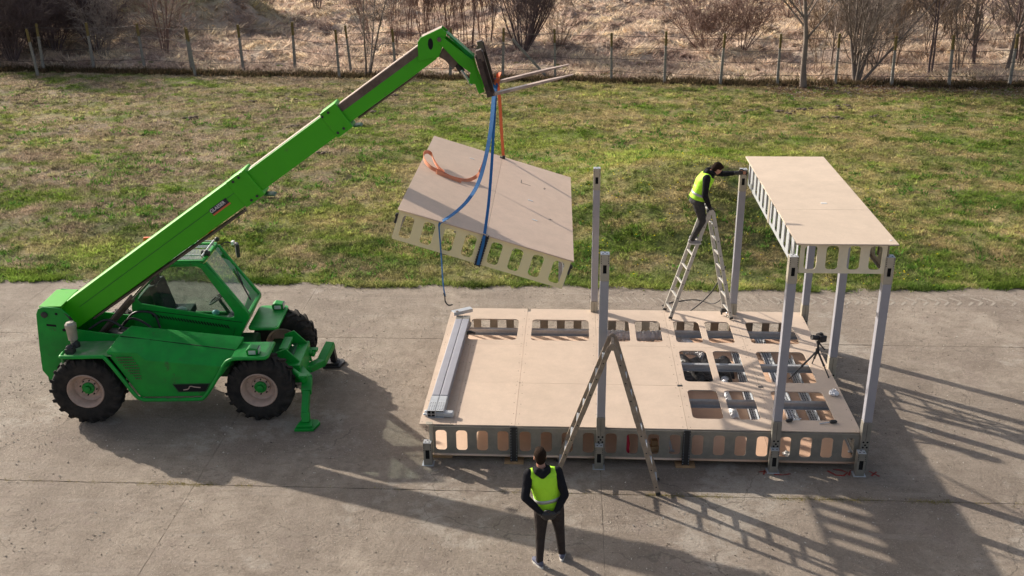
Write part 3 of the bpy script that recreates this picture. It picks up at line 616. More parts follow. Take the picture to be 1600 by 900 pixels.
for i, (x_, y_) in enumerate([(15.6, 33.4), (17.0, 34.6), (17.6, 36.2), (18.8, 35), (19.6, 33.6), (20.2, 35.2), (19.2, 37.5), (22.6, 34.6), (16.2, 37.4), (13.2, 33.2)]):
    T(x_, y_, random.uniform(3, 4.6), 3, 2, 9, 'tan' if i % 2 else 'grey', 'bare_sapling', 'thin bare sapling among the trees at the right behind the fence', 'sapling', 'saplings at the right behind the fence', r=.025, fan=.16, seed=90+i, spread=.45, up=.9)
for i, (x_, y_, h_) in enumerate([(19.6, 45.5, 2.2), (22.2, 44, 2.4), (17.5, 43.5, 2.0), (25, 42, 2.6), (15.8, 40.6, 1.8)]):
    T(x_, y_, h_, 12, 2, 6, 'grey', 'bare_shrub', 'low grey scrub bush far back in the meadow at the right', 'shrub', 'low scrub far back at the right', r=.02, fan=.9, seed=110+i)

ORD = ['first', 'second', 'third', 'fourth', 'fifth', 'sixth', 'seventh', 'eighth', 'ninth', 'tenth', 'eleventh', 'twelfth']
def number(group, text):
    objs = [o for o in col.objects if o.get('group') == group and o.get('label')]; cam_i = cam.matrix_world.inverted()
    objs.sort(key=lambda o: (lambda q: q.x/-q.z)(cam_i @ o.location))
    for i, o in enumerate(objs): o['label'] = text % ORD[i]
number('saplings behind the boom head', '%s from the left of the thin upright bare saplings behind the boom head')
number('saplings at the right behind the fence', '%s from the left of the thin bare saplings among the trees at the right')
number('low scrub far back at the right', '%s from the left of the low grey scrub bushes far back at the right')
#@@PART2
# ================================================================== STEEL AND BOARD PLATFORM
DZ = .635; GH = .48
def plate_on(parent, name, mt, x0, x1, y0, y1, z, t=.02, holes=(), notch=()):
    outer = [(x0, y0), (x1, y0), (x1, y1), (x0, y1)]
    for (a, b_, c, d) in notch:      # notch cut out of the back edge
        outer = [(x0, y0), (x1, y0), (x1, y1), (b_, y1), (b_, y1-d), (a, y1-d), (a, y1), (x0, y1)] if a > x0 else [(x0, y0), (x1, y0), (x1, y1), (b_, y1), (b_, y1-d), (x0, y1-d)]
    o = link(plate_mesh(outer, [rrect(h[0], h[2], h[1], h[3], .085) for h in holes], t), name, mt, parent); o.location.z = z-t/2
    return o
def girder_mesh(L, n, h=GH, pitch=None, hw=.175):
    pitch = pitch or L/n; hs = [rrect(pitch*(i+.5)-hw/2, .06, pitch*(i+.5)+hw/2, h-.065, .055) for i in range(n)]
    me = plate_mesh([(0, 0), (L, 0), (L, h), (0, h)], hs, .006); bm = bmesh.new(); bm.from_mesh(me)
    bmesh.ops.rotate(bm, verts=bm.verts, matrix=Matrix.Rotation(R_(90), 3, 'X')); bm.to_mesh(me); bm.free()
    vs = [v.co.copy() for v in me.vertices]; fs = [tuple(p_.vertices) for p_ in me.polygons]; b = MB(); b.add(vs, fs)
    for z in (.002, h-.002): b.box((L/2, .03, z), (L, .055, .005))
    for i in range(n):               # folded rims of the openings
        x0, x1 = pitch*(i+.5)-hw/2, pitch*(i+.5)+hw/2
        b.box((x0-.003, .012, h/2), (.004, .018, h-.22)); b.box((x1+.003, .012, h/2), (.004, .018, h-.22))
    me2 = bpy.data.meshes.new('girder'); me2.from_pydata(b.v, [], b.f); return me2
GM = {}
def girder(parent, mt, x, y, z, rz, L=1.30, n=4):
    k = (round(L, 2), n, mt)
    if k not in GM: GM[k] = girder_mesh(L, n); GM[k].materials.append(M[mt])
    o = link(GM[k], 'girder', None, parent); o.location = (x, y, z); o.rotation_euler = (0, 0, R_(rz)); return o
plat = thing('floor_platform', 'low chipboard floor platform on perforated steel girders standing on the concrete', 'platform')
H4 = [(4.15, 4.635), (4.745, 5.215)]
PANELS = [(-.15, .378, .08, 3.018, []), (.382, 1.353, .08, 1.508, []), (.382, 1.353, 1.512, 3.018, []), (1.357, 2.678, .08, 1.508, []), (1.357, 2.678, 1.512, 3.018, []),
          (2.682, 4.028, .08, 1.508, []), (2.682, 4.028, 1.512, 3.018, []),
          (4.032, 5.368, .08, 1.508, [(a, b_, .41, 1.37) for a, b_ in H4]), (4.032, 5.368, 1.512, 3.018, [(a, b_, 1.67, 2.87) for a, b_ in H4]),
          (5.372, 6.67, .08, 1.508, [(5.51, 6.36, .42, 1.38)]), (5.372, 6.67, 1.512, 3.018, [(5.51, 6.36, 1.68, 2.87)])]
for x0, x1, y0, y1, hs in PANELS: plate_on(plat, 'deck_panel', 'board', x0, x1, y0, y1, DZ+random.uniform(-.0015, .0015), .02, hs)
for x0, x1, hs, nt_ in [(-.15, 1.353, [(.30, 1.21)], [(-.15, .0, 0, .17)]), (1.357, 2.678, [(1.47, 2.55)], [(1.357, 1.42, 0, .14)]), (2.682, 4.028, [(2.86, 3.31), (3.42, 3.90)], []), (4.032, 5.368, H4, []), (5.372, 6.67, [(5.51, 6.38)], [])]:
    plate_on(plat, 'deck_panel', 'board', x0, x1, 3.022, 4.66, DZ+random.uniform(-.0015, .0015), .02, [(a, b_, 3.21, 4.15) for a, b_ in hs], nt_)
BX = [0.02, 1.34, 2.68, 4.02, 5.36, 6.66]
for i in range(5):
    plate_on(plat, 'floor_board', 'boardlow' if i > 2 else 'boardh', BX[i]-.02*(i == 0), BX[i+1]-.006, .022, 4.63, .131, .026)  # left bays take the brighter board: sunlight on the floor put into its colour
    for y_, rz in ((.05, 0), (4.60, 180)):
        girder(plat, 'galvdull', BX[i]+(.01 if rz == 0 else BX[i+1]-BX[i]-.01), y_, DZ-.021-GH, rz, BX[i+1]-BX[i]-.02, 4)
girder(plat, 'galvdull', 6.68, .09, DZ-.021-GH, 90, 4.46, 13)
for x_, y_ in ((4.045, 1.51), (5.385, 1.51), (1.36, 1.51)):  # thin black plates painted in for the dark of open slots at seams
    q = MB(); q.box((x_, y_, DZ+.002), (.085 if x_ > 2 else .02, .06 if x_ > 2 else .015, .003)); q.build('slot_dark_plate', 'black', plat)
r = MB()
for x0, x1, y0, y1, hs in PANELS+[(-.15, 1.353, 3.022, 4.6, 0), (1.357, 2.678, 3.022, 4.6, 0), (2.682, 4.028, 3.022, 4.6, 0), (4.032, 5.368, 3.022, 4.6, 0), (5.372, 6.67, 3.022, 4.6, 0)]:
    for k in range(5):
        for (a, b_) in ((x0+.05, y0+.05+(y1-y0-.1)*k/4), (x1-.05, y0+.05+(y1-y0-.1)*k/4)): r.box((a+random.gauss(0, .008), b_+random.gauss(0, .02), DZ+.0022), (.013, .013, .002))
r.build('screw_heads', 'rust', plat)['kind'] = 'stuff'
def cbar(name, a, b_, w_, h_, mt, parent):      # a U-shaped rolled profile
    q = MB(); a, b_ = Vector(a), Vector(b_); d = (b_-a).normalized(); s_ = d.cross(Vector((0, 0, 1))).normalized()
    q.bar(a-s_*w_/2, b_-s_*w_/2, .006, h_); q.bar(a+Vector((0, 0, h_/2)), b_+Vector((0, 0, h_/2)), w_-.008, .006); q.bar(a-Vector((0, 0, h_/2)), b_-Vector((0, 0, h_/2)), w_-.008, .006)
    q.bar(a-Vector((0, 0, -h_/2+.012))+s_*w_/2, b_-Vector((0, 0, -h_/2+.012))+s_*w_/2, .005, .024)
    return q.build(name, mt, parent)
for y_, x0, x1 in ((1.30, 4.0, 6.64), (2.64, 4.0, 6.64), (4.03, .06, 2.66), (4.03, 4.0, 6.64)): cbar('joist', (x0, y_, .42), (x1, y_, .42), .07, .13, 'galv', plat)
def conn(parent, x, y, z, h=.62, w_=.115):
    q = MB(); q.box((0, 0, h/2), (w_, .035, h)); q.box((-w_/2+.012, -.022, h/2), (.018, .02, h)); q.box((w_/2-.012, -.022, h/2), (.018, .02, h))
    o = q.build('connector', 'black', parent, bevel=.002); o.location = (x, y, z); r = MB()
    for k in range(12):
        for sx in (-1, 1): r.lathe([(.0, -.032), (.008, -.032), (.008, -.025)], (sx*.044, 0, .04+k*h/12.6), 6, 'y')
    r.build('rivets', 'galv', o)['kind'] = 'stuff'
for x_ in (1.34, 4.02): conn(plat, x_, .02, .03)
for x_ in (1.34, 4.02):
    q = MB(); q.box((x_, .08, .018), (.30, .22, .036)); q.build('packing_block', 'timber', plat)
# short hollow foot stubs standing in front of the corners and post bases
def stub(x, y, label, z0=0):
    t = thing('foot_stub', label, 'steel foot', (x, y, z0), 0, 'steel feet along the front of the platform')
    q = MB(); w_ = .125; h = .40
    q.box((0, -w_/2, .06), (w_, .006, .12)); q.box((-.047, -w_/2, .20), (.031, .006, .16)); q.box((.047, -w_/2, .20), (.031, .006, .16)); q.box((0, -w_/2, h-.06), (w_, .006, .12))
    q.box((-w_/2, 0, h/2), (.006, w_-.008, h)); q.box((w_/2, 0, h/2), (.006, w_-.008, h)); q.box((0, w_/2, h/2), (w_, .006, h))
    q.build('tube_wall', 'galvdull', t, bevel=.0015)
    q = MB(); q.box((0, 0, h), (w_-.004, w_-.004, .008)); c = q.build('cap_plate', 'galv', t)
    r = MB()
    for a, b_ in ((-.03, -.025), (.03, -.025), (0, .03)): r.lathe([(.013, .006), (0, .006)], (a, b_, h), 10, 'z')
    r.build('cap_holes', 'hole', c)
    q = MB(); q.box((0, .0, .20), (.10, .09, .20)); q.build('slot_inside', 'hole', t)
    r = MB()
    for s_ in (-1, 1):
        for k in range(4): r.box((s_*.052, -w_/2-.002, h-.03-k*.03), (.012, .004, .012))
    r.build('perforation', 'hole', t)['kind'] = 'stuff'
    q = MB(); q.box((0, 0, .005), (.19, .16, .01)); q.build('base_plate', 'galv', t, bevel=.002)
stub(-.01, -.06, 'short hollow steel foot at the left front corner of the platform, no post on it')
stub(2.67, -.06, 'steel foot below the tall post behind the front ladder')
stub(5.355, -.06, 'steel foot between the two right front posts, third from the left')
stub(6.655, -.10, 'steel foot at the right front corner of the platform, in the shade')
q = MB(); q.box((.07, .0, .45), (.006, .07, .5)); q.box((.045, -.03, .45), (.05, .006, .5)); q.box((.02, .01, .69), (.1, .08, .006)); q.build('corner_angle', 'bracket', plat, bevel=.001)

# ------------------------------------------------------------------ posts
def post(x, y, label, front=True, top=3.53):
    t = thing('steel_post', label, 'steel post', (x, y, 0), 0, 'steel posts carrying the upper deck'); w_ = .128
    q = MB(); q.box((0, 0, (.86+3.12)/2), (w_, w_, 3.12-.86)); q.build('shaft', 'post', t, bevel=.010)
    q = MB(); q.box((0, 0, .44), (w_+.008, w_+.008, .84)); lo = q.build('base_sleeve', 'bracket' if not front else 'galvdull', t, bevel=.006)
    r = MB()
    for k, (a, b_) in enumerate(((-.03, .52), (.03, .52), (0, .47), (-.03, .43), (.03, .43))): r.lathe([(.017, 0), (0, 0)], (a, -w_/2-.0065, b_), 10, 'y')
    r.box((0, -w_/2-.004, .69), (.004, .006, .30)); r.build('bolt_holes', 'hole', lo)
    hgt = top-3.12
    q = MB(); y0 = -w_/2
    q.box((0, y0, 3.12+.06), (w_, .006, .12)); q.box((-.045, y0, 3.12+.185), (.038, .006, .13)); q.box((.045, y0, 3.12+.185), (.038, .006, .13)); q.box((0, y0, 3.12+.25+(hgt-.25)/2), (w_, .006, hgt-.25))
    q.box((-w_/2, 0, 3.12+hgt/2), (.006, w_-.008, hgt)); q.box((w_/2, 0, 3.12+hgt/2), (.006, w_-.008, hgt)); q.box((0, -y0, 3.12+hgt/2), (w_, .006, hgt))
    hd = q.build('head_sleeve', 'bracket', t, bevel=.0015)
    q = MB(); q.box((0, .01, 3.12+.19), (.10, .09, .16)); q.build('slot_inside', 'hole', hd)
    q = MB(); q.box((0, 0, top), (w_-.004, w_-.004, .008)); q.build('cap_plate', 'galv', hd)
    r = MB()
    for s_ in (-1, 1):
        for k in range(5): r.box((s_*.053, y0-.002, top-.02-k*.028), (.012, .004, .013)); r.box((s_*(w_/2+.002), -.03, top-.02-k*.028), (.004, .014, .013)); r.box((s_*(w_/2+.002), .03, top-.02-k*.028), (.004, .014, .013))
    for a, b_ in ((-.03, -.025), (.03, -.025), (0, .03)): r.lathe([(.013, .006), (0, .006)], (a, b_, top), 10, 'z')
    r.build('perforation', 'hole', hd)['kind'] = 'stuff'
    return t
post(2.69, .05, 'tall grey steel post in the front row, rising behind the front ladder')
post(2.66, 4.60, 'tall grey steel post at the back edge left of the rear ladder, carrying nothing', False)
post(5.37, .03, 'steel post under the left front corner of the upper deck')
post(5.35, 4.58, 'steel post the man on the ladder steadies with his hand', False)
post(6.72, .05, 'steel post under the right front corner of the upper deck')
post(6.72, 2.28, 'steel post halfway along the right side, behind the tripod', False, 3.3)
post(6.72, 4.55, 'steel post at the right rear corner, seen below the upper deck', False, 3.3)
# ------------------------------------------------------------------ upper deck
up = thing('upper_deck', 'raised chipboard deck with perforated girders carried on posts at the right', 'deck', (5.42, .0, 3.78))
q = MB(); q.box((.72, 1.72, .004), (.09, .05, .004)); q.box((1.27, .0, .004), (.03, .03, .004)); q.build('paper_labels', 'white', up)['kind'] = 'stuff'
o = plate_on(up, 'deck_board', 'boardu', -.06, 1.34, -.16, 1.40, 0, .02); plate_on(up, 'deck_board', 'boardu', -.06, 1.34, 1.404, 2.96, .001, .02); plate_on(up, 'deck_board', 'boardu', -.06, 1.34, 2.964, 4.54, 0, .02)
girder(up, 'beige', .03, -.0, -.021-GH, 0, 1.21, 4); girder(up, 'galv', 1.24, 4.44, -.021-GH, 180, 1.21, 4)
girder(up, 'galv', .0, 2.18, -.021-GH, -90, 2.16, 6); girder(up, 'galv', .0, 4.42, -.021-GH, -90, 2.10, 6)
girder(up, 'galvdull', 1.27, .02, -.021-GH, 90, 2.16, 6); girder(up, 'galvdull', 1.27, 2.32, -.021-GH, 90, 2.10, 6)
for x_ in (0.0, 1.27):
    q = MB(); q.box((x_, 2.25, -.26), (.03, .13, GH)); q.build('connector', 'bracket', up, bevel=.003)
# ------------------------------------------------------------------ hanging cassette
hang = thing('suspended_floor_cassette', 'chipboard floor cassette with cream girders hanging tilted from the forks by straps', 'floor cassette', (.90, 2.86, 3.603))
hang.rotation_euler = (-.012, .3035, .012)
HD = 2.345
for a, b_ in ((-1.37, -.002), (.002, 1.37)):
    plate_on(hang, 'deck_board', 'boardh', a, b_, -HD, HD, 0, .02)
for a in (-1.34, .04):
    girder(hang, 'cream', a, -HD+.05, -.021-GH, 0, 1.30, 4); girder(hang, 'cream', a+1.30, HD-.05, -.021-GH, 180, 1.30, 4)
girder(hang, 'galv', -1.345, HD-.09, -.021-GH, -90, 2*HD-.18, 13); girder(hang, 'galv', 1.345, -HD+.09, -.021-GH, 90, 2*HD-.18, 13)
for x_ in (-.45, .45, 0): cbar('joist', (x_, -HD+.12, -.10), (x_, HD-.12, -.10), .05, .10, 'galv', hang)
conn(hang, 0, -HD+.03, -.52, .52, .10); conn(hang, 0, HD-.03, -.52, .52, .10)
q = MB(); q.box((0, HD-.10, .006), (.10, .10, .012)); q.box((.02, HD-.10, .03), (.05, .07, .05)); q.build('lifting_bracket', 'black', hang, bevel=.003)
for sx in (-1, 1):
    q = MB(); q.box((sx*1.36, -HD+.06, -.17), (.03, .05, .16)); q.box((sx*1.375, -HD+.05, -.12), (.02, .06, .04)); q.build('corner_hook', 'black', hang, bevel=.003)
lab_ = MB()
for a, b_ in ((-.55, 1.55), (.62, .05), (.72, -.95)): lab_.box((a, b_, .003), (.09, .035, .003))
lab_.build('paper_labels', 'white', hang)['kind'] = 'stuff'
pen = MB()
for (x0, y0, x1, y1) in ((.42, .95, .42, 1.15), (.42, .95, .60, .95), (.84, 1.00, .88, 1.06), (.86, .97, .86, 1.08), (.98, -.72, .98, -.62), (.95, -.67, 1.02, -.66)): pen.bar((x0, y0, .0015), (x1, y1, .0015), .008, .002)
pen.build('pencil_marks', 'rust', hang)['kind'] = 'stuff'

# ------------------------------------------------------------------ straps
def spline(pts, n=8):
    out = []; P = [Vector(p) for p in pts]; P = [P[0]*2-P[1]]+P+[P[-1]*2-P[-2]]
    for i in range(1, len(P)-2):
        for k in range(n):
            t = k/n; a, b_, c, d = P[i-1:i+3]
            out.append(.5*((2*b_)+(c-a)*t+(2*a-5*b_+4*c-d)*t*t+(3*b_-a-3*c+d)*t**3))
    out.append(P[-2]); return out
def strap(name, pts, wd, side, mt, label, n=8): q = MB(); sp_ = spline(pts, n); q.ribbon(sp_, wd, side, .006); return tag(q.build(name, mt, smooth=False), label, 'strap')
strap('blue_strap', [(.93, 2.95, 5.50), (.92, 2.6, 5.28), (.92, 2.3, 5.10), (.91, 2.0, 4.88), (.86, 1.7, 4.56), (.76, 1.4, 4.20), (.62, 1.1, 4.00), (.45, .8, 3.89), (.29, .56, 3.835), (.24, .488, 3.80), (.235, .483, 3.70), (.25, .48, 3.29), (.26, .48, 2.88), (.28, .48, 2.66)], .066, [(1, -.4, 0)]*64+[(.4, -.9, 0)]*60, 'blue',
      'wide slack blue strap curving over the board and hanging off its front edge')
q = MB(); q.tube(spline([(.28, .48, 2.66), (.285, .48, 2.56), (.33, .475, 2.50), (.40, .475, 2.51)], 6), [.009]*6+[.011]*6+[.012]*6+[.004], 8); q.tube([(.27, .48, 2.70), (.285, .48, 2.64)], .016, 8)
tag(q.build('strap_hook', 'black', smooth=True), 'black hook dangling at the lower end of the slack blue strap', 'hook')
strap('blue_strap', [(.95, 2.95, 5.50), (.95, 2.6, 5.28), (.955, 2.0, 4.88), (.955, 1.5, 4.45), (.94, 1.0, 4.00), (.91, .60, 3.67), (.90, .475, 3.60), (.885, .472, 3.5), (.80, .47, 3.17)], .045, (1, .15, 0), 'blue', 'taut blue strap running straight down to the black connector in mid front')
strap('orange_strap', [(.95, 3.0, 5.50), (.95, 3.5, 4.98), (.92, 4.2, 4.33), (.885, 5.05, 3.64)], .055, (1, 0, 0), 'orange', 'taut orange strap going down to the bracket at the far edge of the hanging board')
strap('orange_strap', [(.93, 2.85, 5.50), (.91, 2.84, 5.38), (.97, 2.96, 5.47), (1.0, 3.1, 5.53), (.95, 3.2, 5.50), (.91, 3.12, 5.40), (.92, 2.95, 5.36), (.99, 2.86, 5.44), (.93, 2.85, 5.50)], .08, (.3, 0, 1), 'orange', 'orange strap wound round the heel of the far fork', 5)
ca, sa = math.cos(.3035), math.sin(.3035)
def onp(x, y, h=.012): return (.90+x*ca+h*sa, 2.86+y, 3.603-x*sa+h*ca)
strap('orange_strap', [(.90, 2.95, 5.40), (.88, 2.93, 5.1), (.85, 2.92, 4.8), (.80, 2.9, 4.45), (.72, 2.92, 4.12), (.62, 3.0, 3.88), onp(-.42, .18, .05), onp(-.55, .0, .02), onp(-.78, -.05, .012), onp(-.98, .02, .03), onp(-1.16, .03, .05), onp(-1.31, .18, .09), onp(-1.37, .40, .13), onp(-1.33, .60, .13), onp(-1.25, .62, .10), onp(-1.17, .42, .07), onp(-1.04, .14, .05), onp(-.92, .0, .035), onp(-1.05, -.06, .03), onp(-.80, -.12, .02), onp(-.60, -.16, .012)],
      .062, [(1, 0, 0)]*40+[(0, .2, 1)]*200, 'orangepale', 'faded orange strap lying in a loose loop on the left of the hanging board')
# thin cord shadow lines need their cords: two thin guide lines from the fork heel
# ------------------------------------------------------------------ telehandler
TH = thing('telehandler', 'green telescopic handler with its arm raised to the upper right', 'telehandler', (-6.03, 2.07, 0), R_(4))
def P(name, b, mt, parent=None, **k): return b.build(name, mt, parent or TH, **k)
# wheels
def tyre_mesh(R, W, rr, nl=19):
    b = MB(); h = W/2
    b.lathe([(rr, -h*.80), (rr+.02, -h*.93), (rr+.09, -h), (R-.12, -h*1.0), (R-.06, -h*.90), (R-.035, -h*.72), (R-.03, 0), (R-.035, h*.72), (R-.06, h*.90), (R-.12, h), (rr+.09, h), (rr+.02, h*.93), (rr, h*.80)], (0, 0, 0), 40, 'y', True)
    for s_ in (-1, 1):
        for k in range(nl):
            a = 2*math.pi*(k+(.5 if s_ > 0 else 0))/nl; secs = []
            for (yy, da, r0, r1) in ((.01*s_, .20, R-.04, R), (h*.45*s_, .10, R-.04, R), (h*.93*s_, 0.0, R-.07, R-.012), (h*1.035*s_, -.02, R-.14, R-.075)):
                wa = .050+.018*abs(yy)/h
                secs.append([(math.cos(a+da+q_)*r, yy, math.sin(a+da+q_)*r) for q_, r in ((-wa, r0), (-wa*.7, r1), (wa*.7, r1), (wa, r0))])
            vs = [v for s2 in secs for v in s2]; fs = [(i*4+j, i*4+(j+1) % 4, i*4+4+(j+1) % 4, i*4+4+j) for i in range(3) for j in range(4)]+[(0, 1, 2, 3), (15, 14, 13, 12)]
            b.add(vs, fs)
    return b.mesh()
def wheel(x, y, R, flip, label=None, steer=0):
    W = .43; rr = .305; w_ = link(tyre_mesh(R, W, rr), 'wheel', 'rubber', TH, smooth=True, loc=(x, y, R-.012)); w_.rotation_euler = (0, random.uniform(0, .4), (math.pi if flip else 0)+R_(steer))
    if label: w_['label'] = label
    b = MB(); b.lathe([(rr+.012, -.185), (rr-.004, -.20), (rr-.02, -.185), (rr-.03, -.15), (rr-.045, -.13), (rr-.055, -.02), (rr-.09, .0), (.165, -.005), (.155, -.035), (.10, -.04), (0, -.04)], (0, 0, 0), 36, 'y')
    b.lathe([(rr+.012, .185), (rr-.02, .185), (rr-.04, .14), (rr-.05, .0), (.0, .005)], (0, 0, 0), 36, 'y')
    rim = b.build('rim', 'rim', w_, smooth=True)
    b = MB(); b.lathe([(.10, -.03), (.105, -.07), (.085, -.085), (.06, -.085), (.055, -.125), (.035, -.135), (0, -.135)], (0, 0, 0), 20, 'y'); 
    for k in range(10):
        a = 2*math.pi*k/10; b.box((.092*math.cos(a), -.082, .092*math.sin(a)), (.02, .014, .02))
    b.build('hub', 'green', w_, smooth=True)
    b = MB()
    for k in range(8):
        a = 2*math.pi*k/8; b.lathe([(.013, -.035), (.013, -.062), (0, -.062)], (.138*math.cos(a), 0, .138*math.sin(a)), 6, 'y')
    b.build('wheel_nuts', 'black', w_)
wheel(0, -.90, .615, 0); wheel(2.92, -.90, .585, 0); wheel(0, .90, .615, 1); wheel(2.97, .93, .585, 1)
# chassis
b = MB(); b.box((1.35, 0, .62), (4.0, .62, .36)); b.box((0, 0, .60), (.24, 1.5, .22)); b.box((2.92, 0, .58), (.24, 1.5, .22)); b.box((1.2, .0, .85), (2.9, .9, .22))
P('chassis', b, 'dark_green', bevel=.02)
for y_ in (-.52, .28):
    b = MB(); b.prism([(-.84, 1.80), (-.79, 1.90), (-.70, 1.93), (-.42, 1.90), (-.30, 1.78), (-.20, 1.50), (.3, 1.42), (.9, 1.35), (.9, .95), (-.25, .85), (-.26, .44), (-.76, .44), (-.93, .74), (-.90, 1.2)], y_-.015, y_+.015, 'y')
    o = P('rear_side_plate', b, 'green', bevel=.006)
    r = MB(); r.lathe([(.055, 0), (.055, -.02), (.035, -.028), (0, -.028)], (-.70, y_-.016, 1.79), 20, 'y'); r.build('pivot_pin', 'black', o, smooth=True)
    r = MB(); r.lathe([(.03, -.002), (0, -.002)], (-.42, y_-.016, 1.50), 14, 'y'); r.lathe([(.025, -.002), (0, -.002)], (-.50, y_-.016, 1.80), 14, 'y'); r.add([(-.70, y_-.018, 1.62), (-.54, y_-.018, 1.60), (-.54, y_-.018, 1.56), (-.70, y_-.018, 1.58)], [(0, 1, 2, 3)]); r.build('plate_holes', 'hole', o)
b = MB(); b.box((-.86, -.12, 1.05), (.03, .76, 1.1)); b.box((-.6, -.12, .55), (.5, .76, .16)); b.box((.3, -.12, 1.0), (1.2, .74, .12)); P('rear_cross_plate', b, 'dark_green', bevel=.01)
b = MB(); b.tube([(-.70, -.56, 1.79), (-.70, .32, 1.79)], .045, 16); P('boom_pivot', b, 'black', smooth=True)
# right rear fender tray
b = MB(); b.box((.12, -.80, 1.27), (.86, .62, .025)); b.prism([(-.30, 1.28), (-.30, 1.14), (-.27, 1.14), (-.27, 1.28)], -1.1, -.52, 'y'); P('rear_fender', b, 'dusty_sunlit', bevel=.006)
b = MB(); b.tube(spline([(-.29, -.60, 1.27), (-.30, -1.04, 1.27), (-.24, -1.12, 1.27), (.1, -1.13, 1.27), (.38, -1.13, 1.27), (.46, -1.13, 1.22), (.66, -1.13, .88), (.84, -1.13, .55), (.94, -1.13, .47), (1.1, -1.13, .45), (1.85, -1.13, .45), (2.0, -1.13, .49), (2.2, -1.13, .76), (2.40, -1.13, 1.08), (2.50, -1.13, 1.17), (2.65, -1.13, 1.20), (3.02, -1.13, 1.20), (3.10, -1.10, 1.20), (3.12, -1.0, 1.20), (3.12, -.55, 1.20)], 5), .033, 10); P('fender_rim', b, 'green', smooth='all')
b = MB()
b.add([(.72, -.5, 1.55), (2.62, -.5, 1.31), (.60, -.80, 1.50), (1.12, -.80, 1.435), (2.54, -.80, 1.205), (.46, -1.08, 1.33), (.97, -1.085, 1.315), (1.10, -1.10, 1.185), (2.46, -1.10, 1.03), (.92, -1.10, .49), (2.0, -1.10, .49), (.72, -.5, .9), (2.5, -.5, .9), (.92, -.5, .49), (2.0, -.5, .49)],
      [(0, 1, 4, 3, 2), (2, 3, 6, 5), (3, 7, 6), (3, 4, 8, 7), (5, 6, 7, 8, 10, 9), (0, 2, 5, 11), (5, 9, 13, 11), (1, 12, 8, 4), (8, 12, 14, 10), (9, 10, 14, 13), (0, 11, 12, 1), (11, 13, 14, 12)])
ec = P('engine_cover', b, 'green', bevel=.012)
b = MB(); b.bar((.63, -.812, 1.499), (2.52, -.812, 1.209), .012, .008); b.build('panel_gap', 'hole', ec)
b = MB()
for i in range(11):
    for j in range(9):
        x_, z_ = .60+i*.028+j*.022, 1.24-j*.05
        if x_ < .98 - .0*j and x_+.0 > .60+j*.034: b.box((x_, -1.10-.006, z_-.0), (.018, .012, .014), Matrix.Rotation(.7, 3, 'Y'))
b.build('grille', 'rust', ec)['kind'] = 'stuff'
b = MB(); b.prism([(1.50, .72), (2.10, .72), (2.02, .585), (1.58, .585)], -1.108, -1.098, 'y'); rc = b.build('recessed_step', 'hole', ec)
b = MB(); b.prism([(1.475, .735), (2.125, .735), (2.035, .57), (1.56, .57)], -1.103, -1.095, 'y'); b.build('step_frame', 'dark_green', ec)
b = MB(); b.tube(spline([(1.66, -1.112, .62), (1.74, -1.112, .635), (1.78, -1.112, .685), (1.86, -1.112, .67), (1.95, -1.112, .66)]), .009, 6); b.build('emblem', 'rim', rc)
b = MB(); b.box((1.45, -.90, .80), (1.2, .3, .5)); P('engine_bay', b, 'black')
# front fenders and lamps
b = MB(); b.box((2.82, -.80, 1.19), (.60, .64, .022)); b.add([(2.52, -1.12, 1.18), (2.52, -.5, 1.18), (2.30, -.5, .95), (2.30, -1.12, .95)], [(0, 1, 2, 3)]); b.box((2.85, -.52, 1.10), (.5, .02, .18)); P('front_fender', b, 'green', bevel=.01)
b = MB(); b.prism(rrect(2.52, .10, 3.06, 1.13, .09), 1.15, 1.19, 'z'); b.prism(rrect(2.55, .13, 3.03, 1.10, .08), 1.191, 1.196, 'z'); P('front_fender', b, 'green', bevel=.008)
for (x_, y_, z_) in ((2.86, -.93, 1.205), (2.90, .98, 1.20)):
    b = MB(); b.prism([(x_-.10, z_), (x_+.08, z_), (x_+.11, z_+.10), (x_-.05, z_+.13), (x_-.11, z_+.08)], y_-.09, y_+.09, 'y'); lp = P('headlamp', b, 'green', bevel=.015)
    b = MB(); b.box((x_+.10, y_, z_+.055), (.02, .15, .085)); b.box((x_, y_-.095, z_+.05), (.12, .012, .07)); b.build('lamp_lens', 'lens', lp, bevel=.004)
    b = MB(); b.box((x_+.085, y_, z_+.055), (.03, .165, .10)); b.build('lamp_bezel', 'black', lp, bevel=.004)
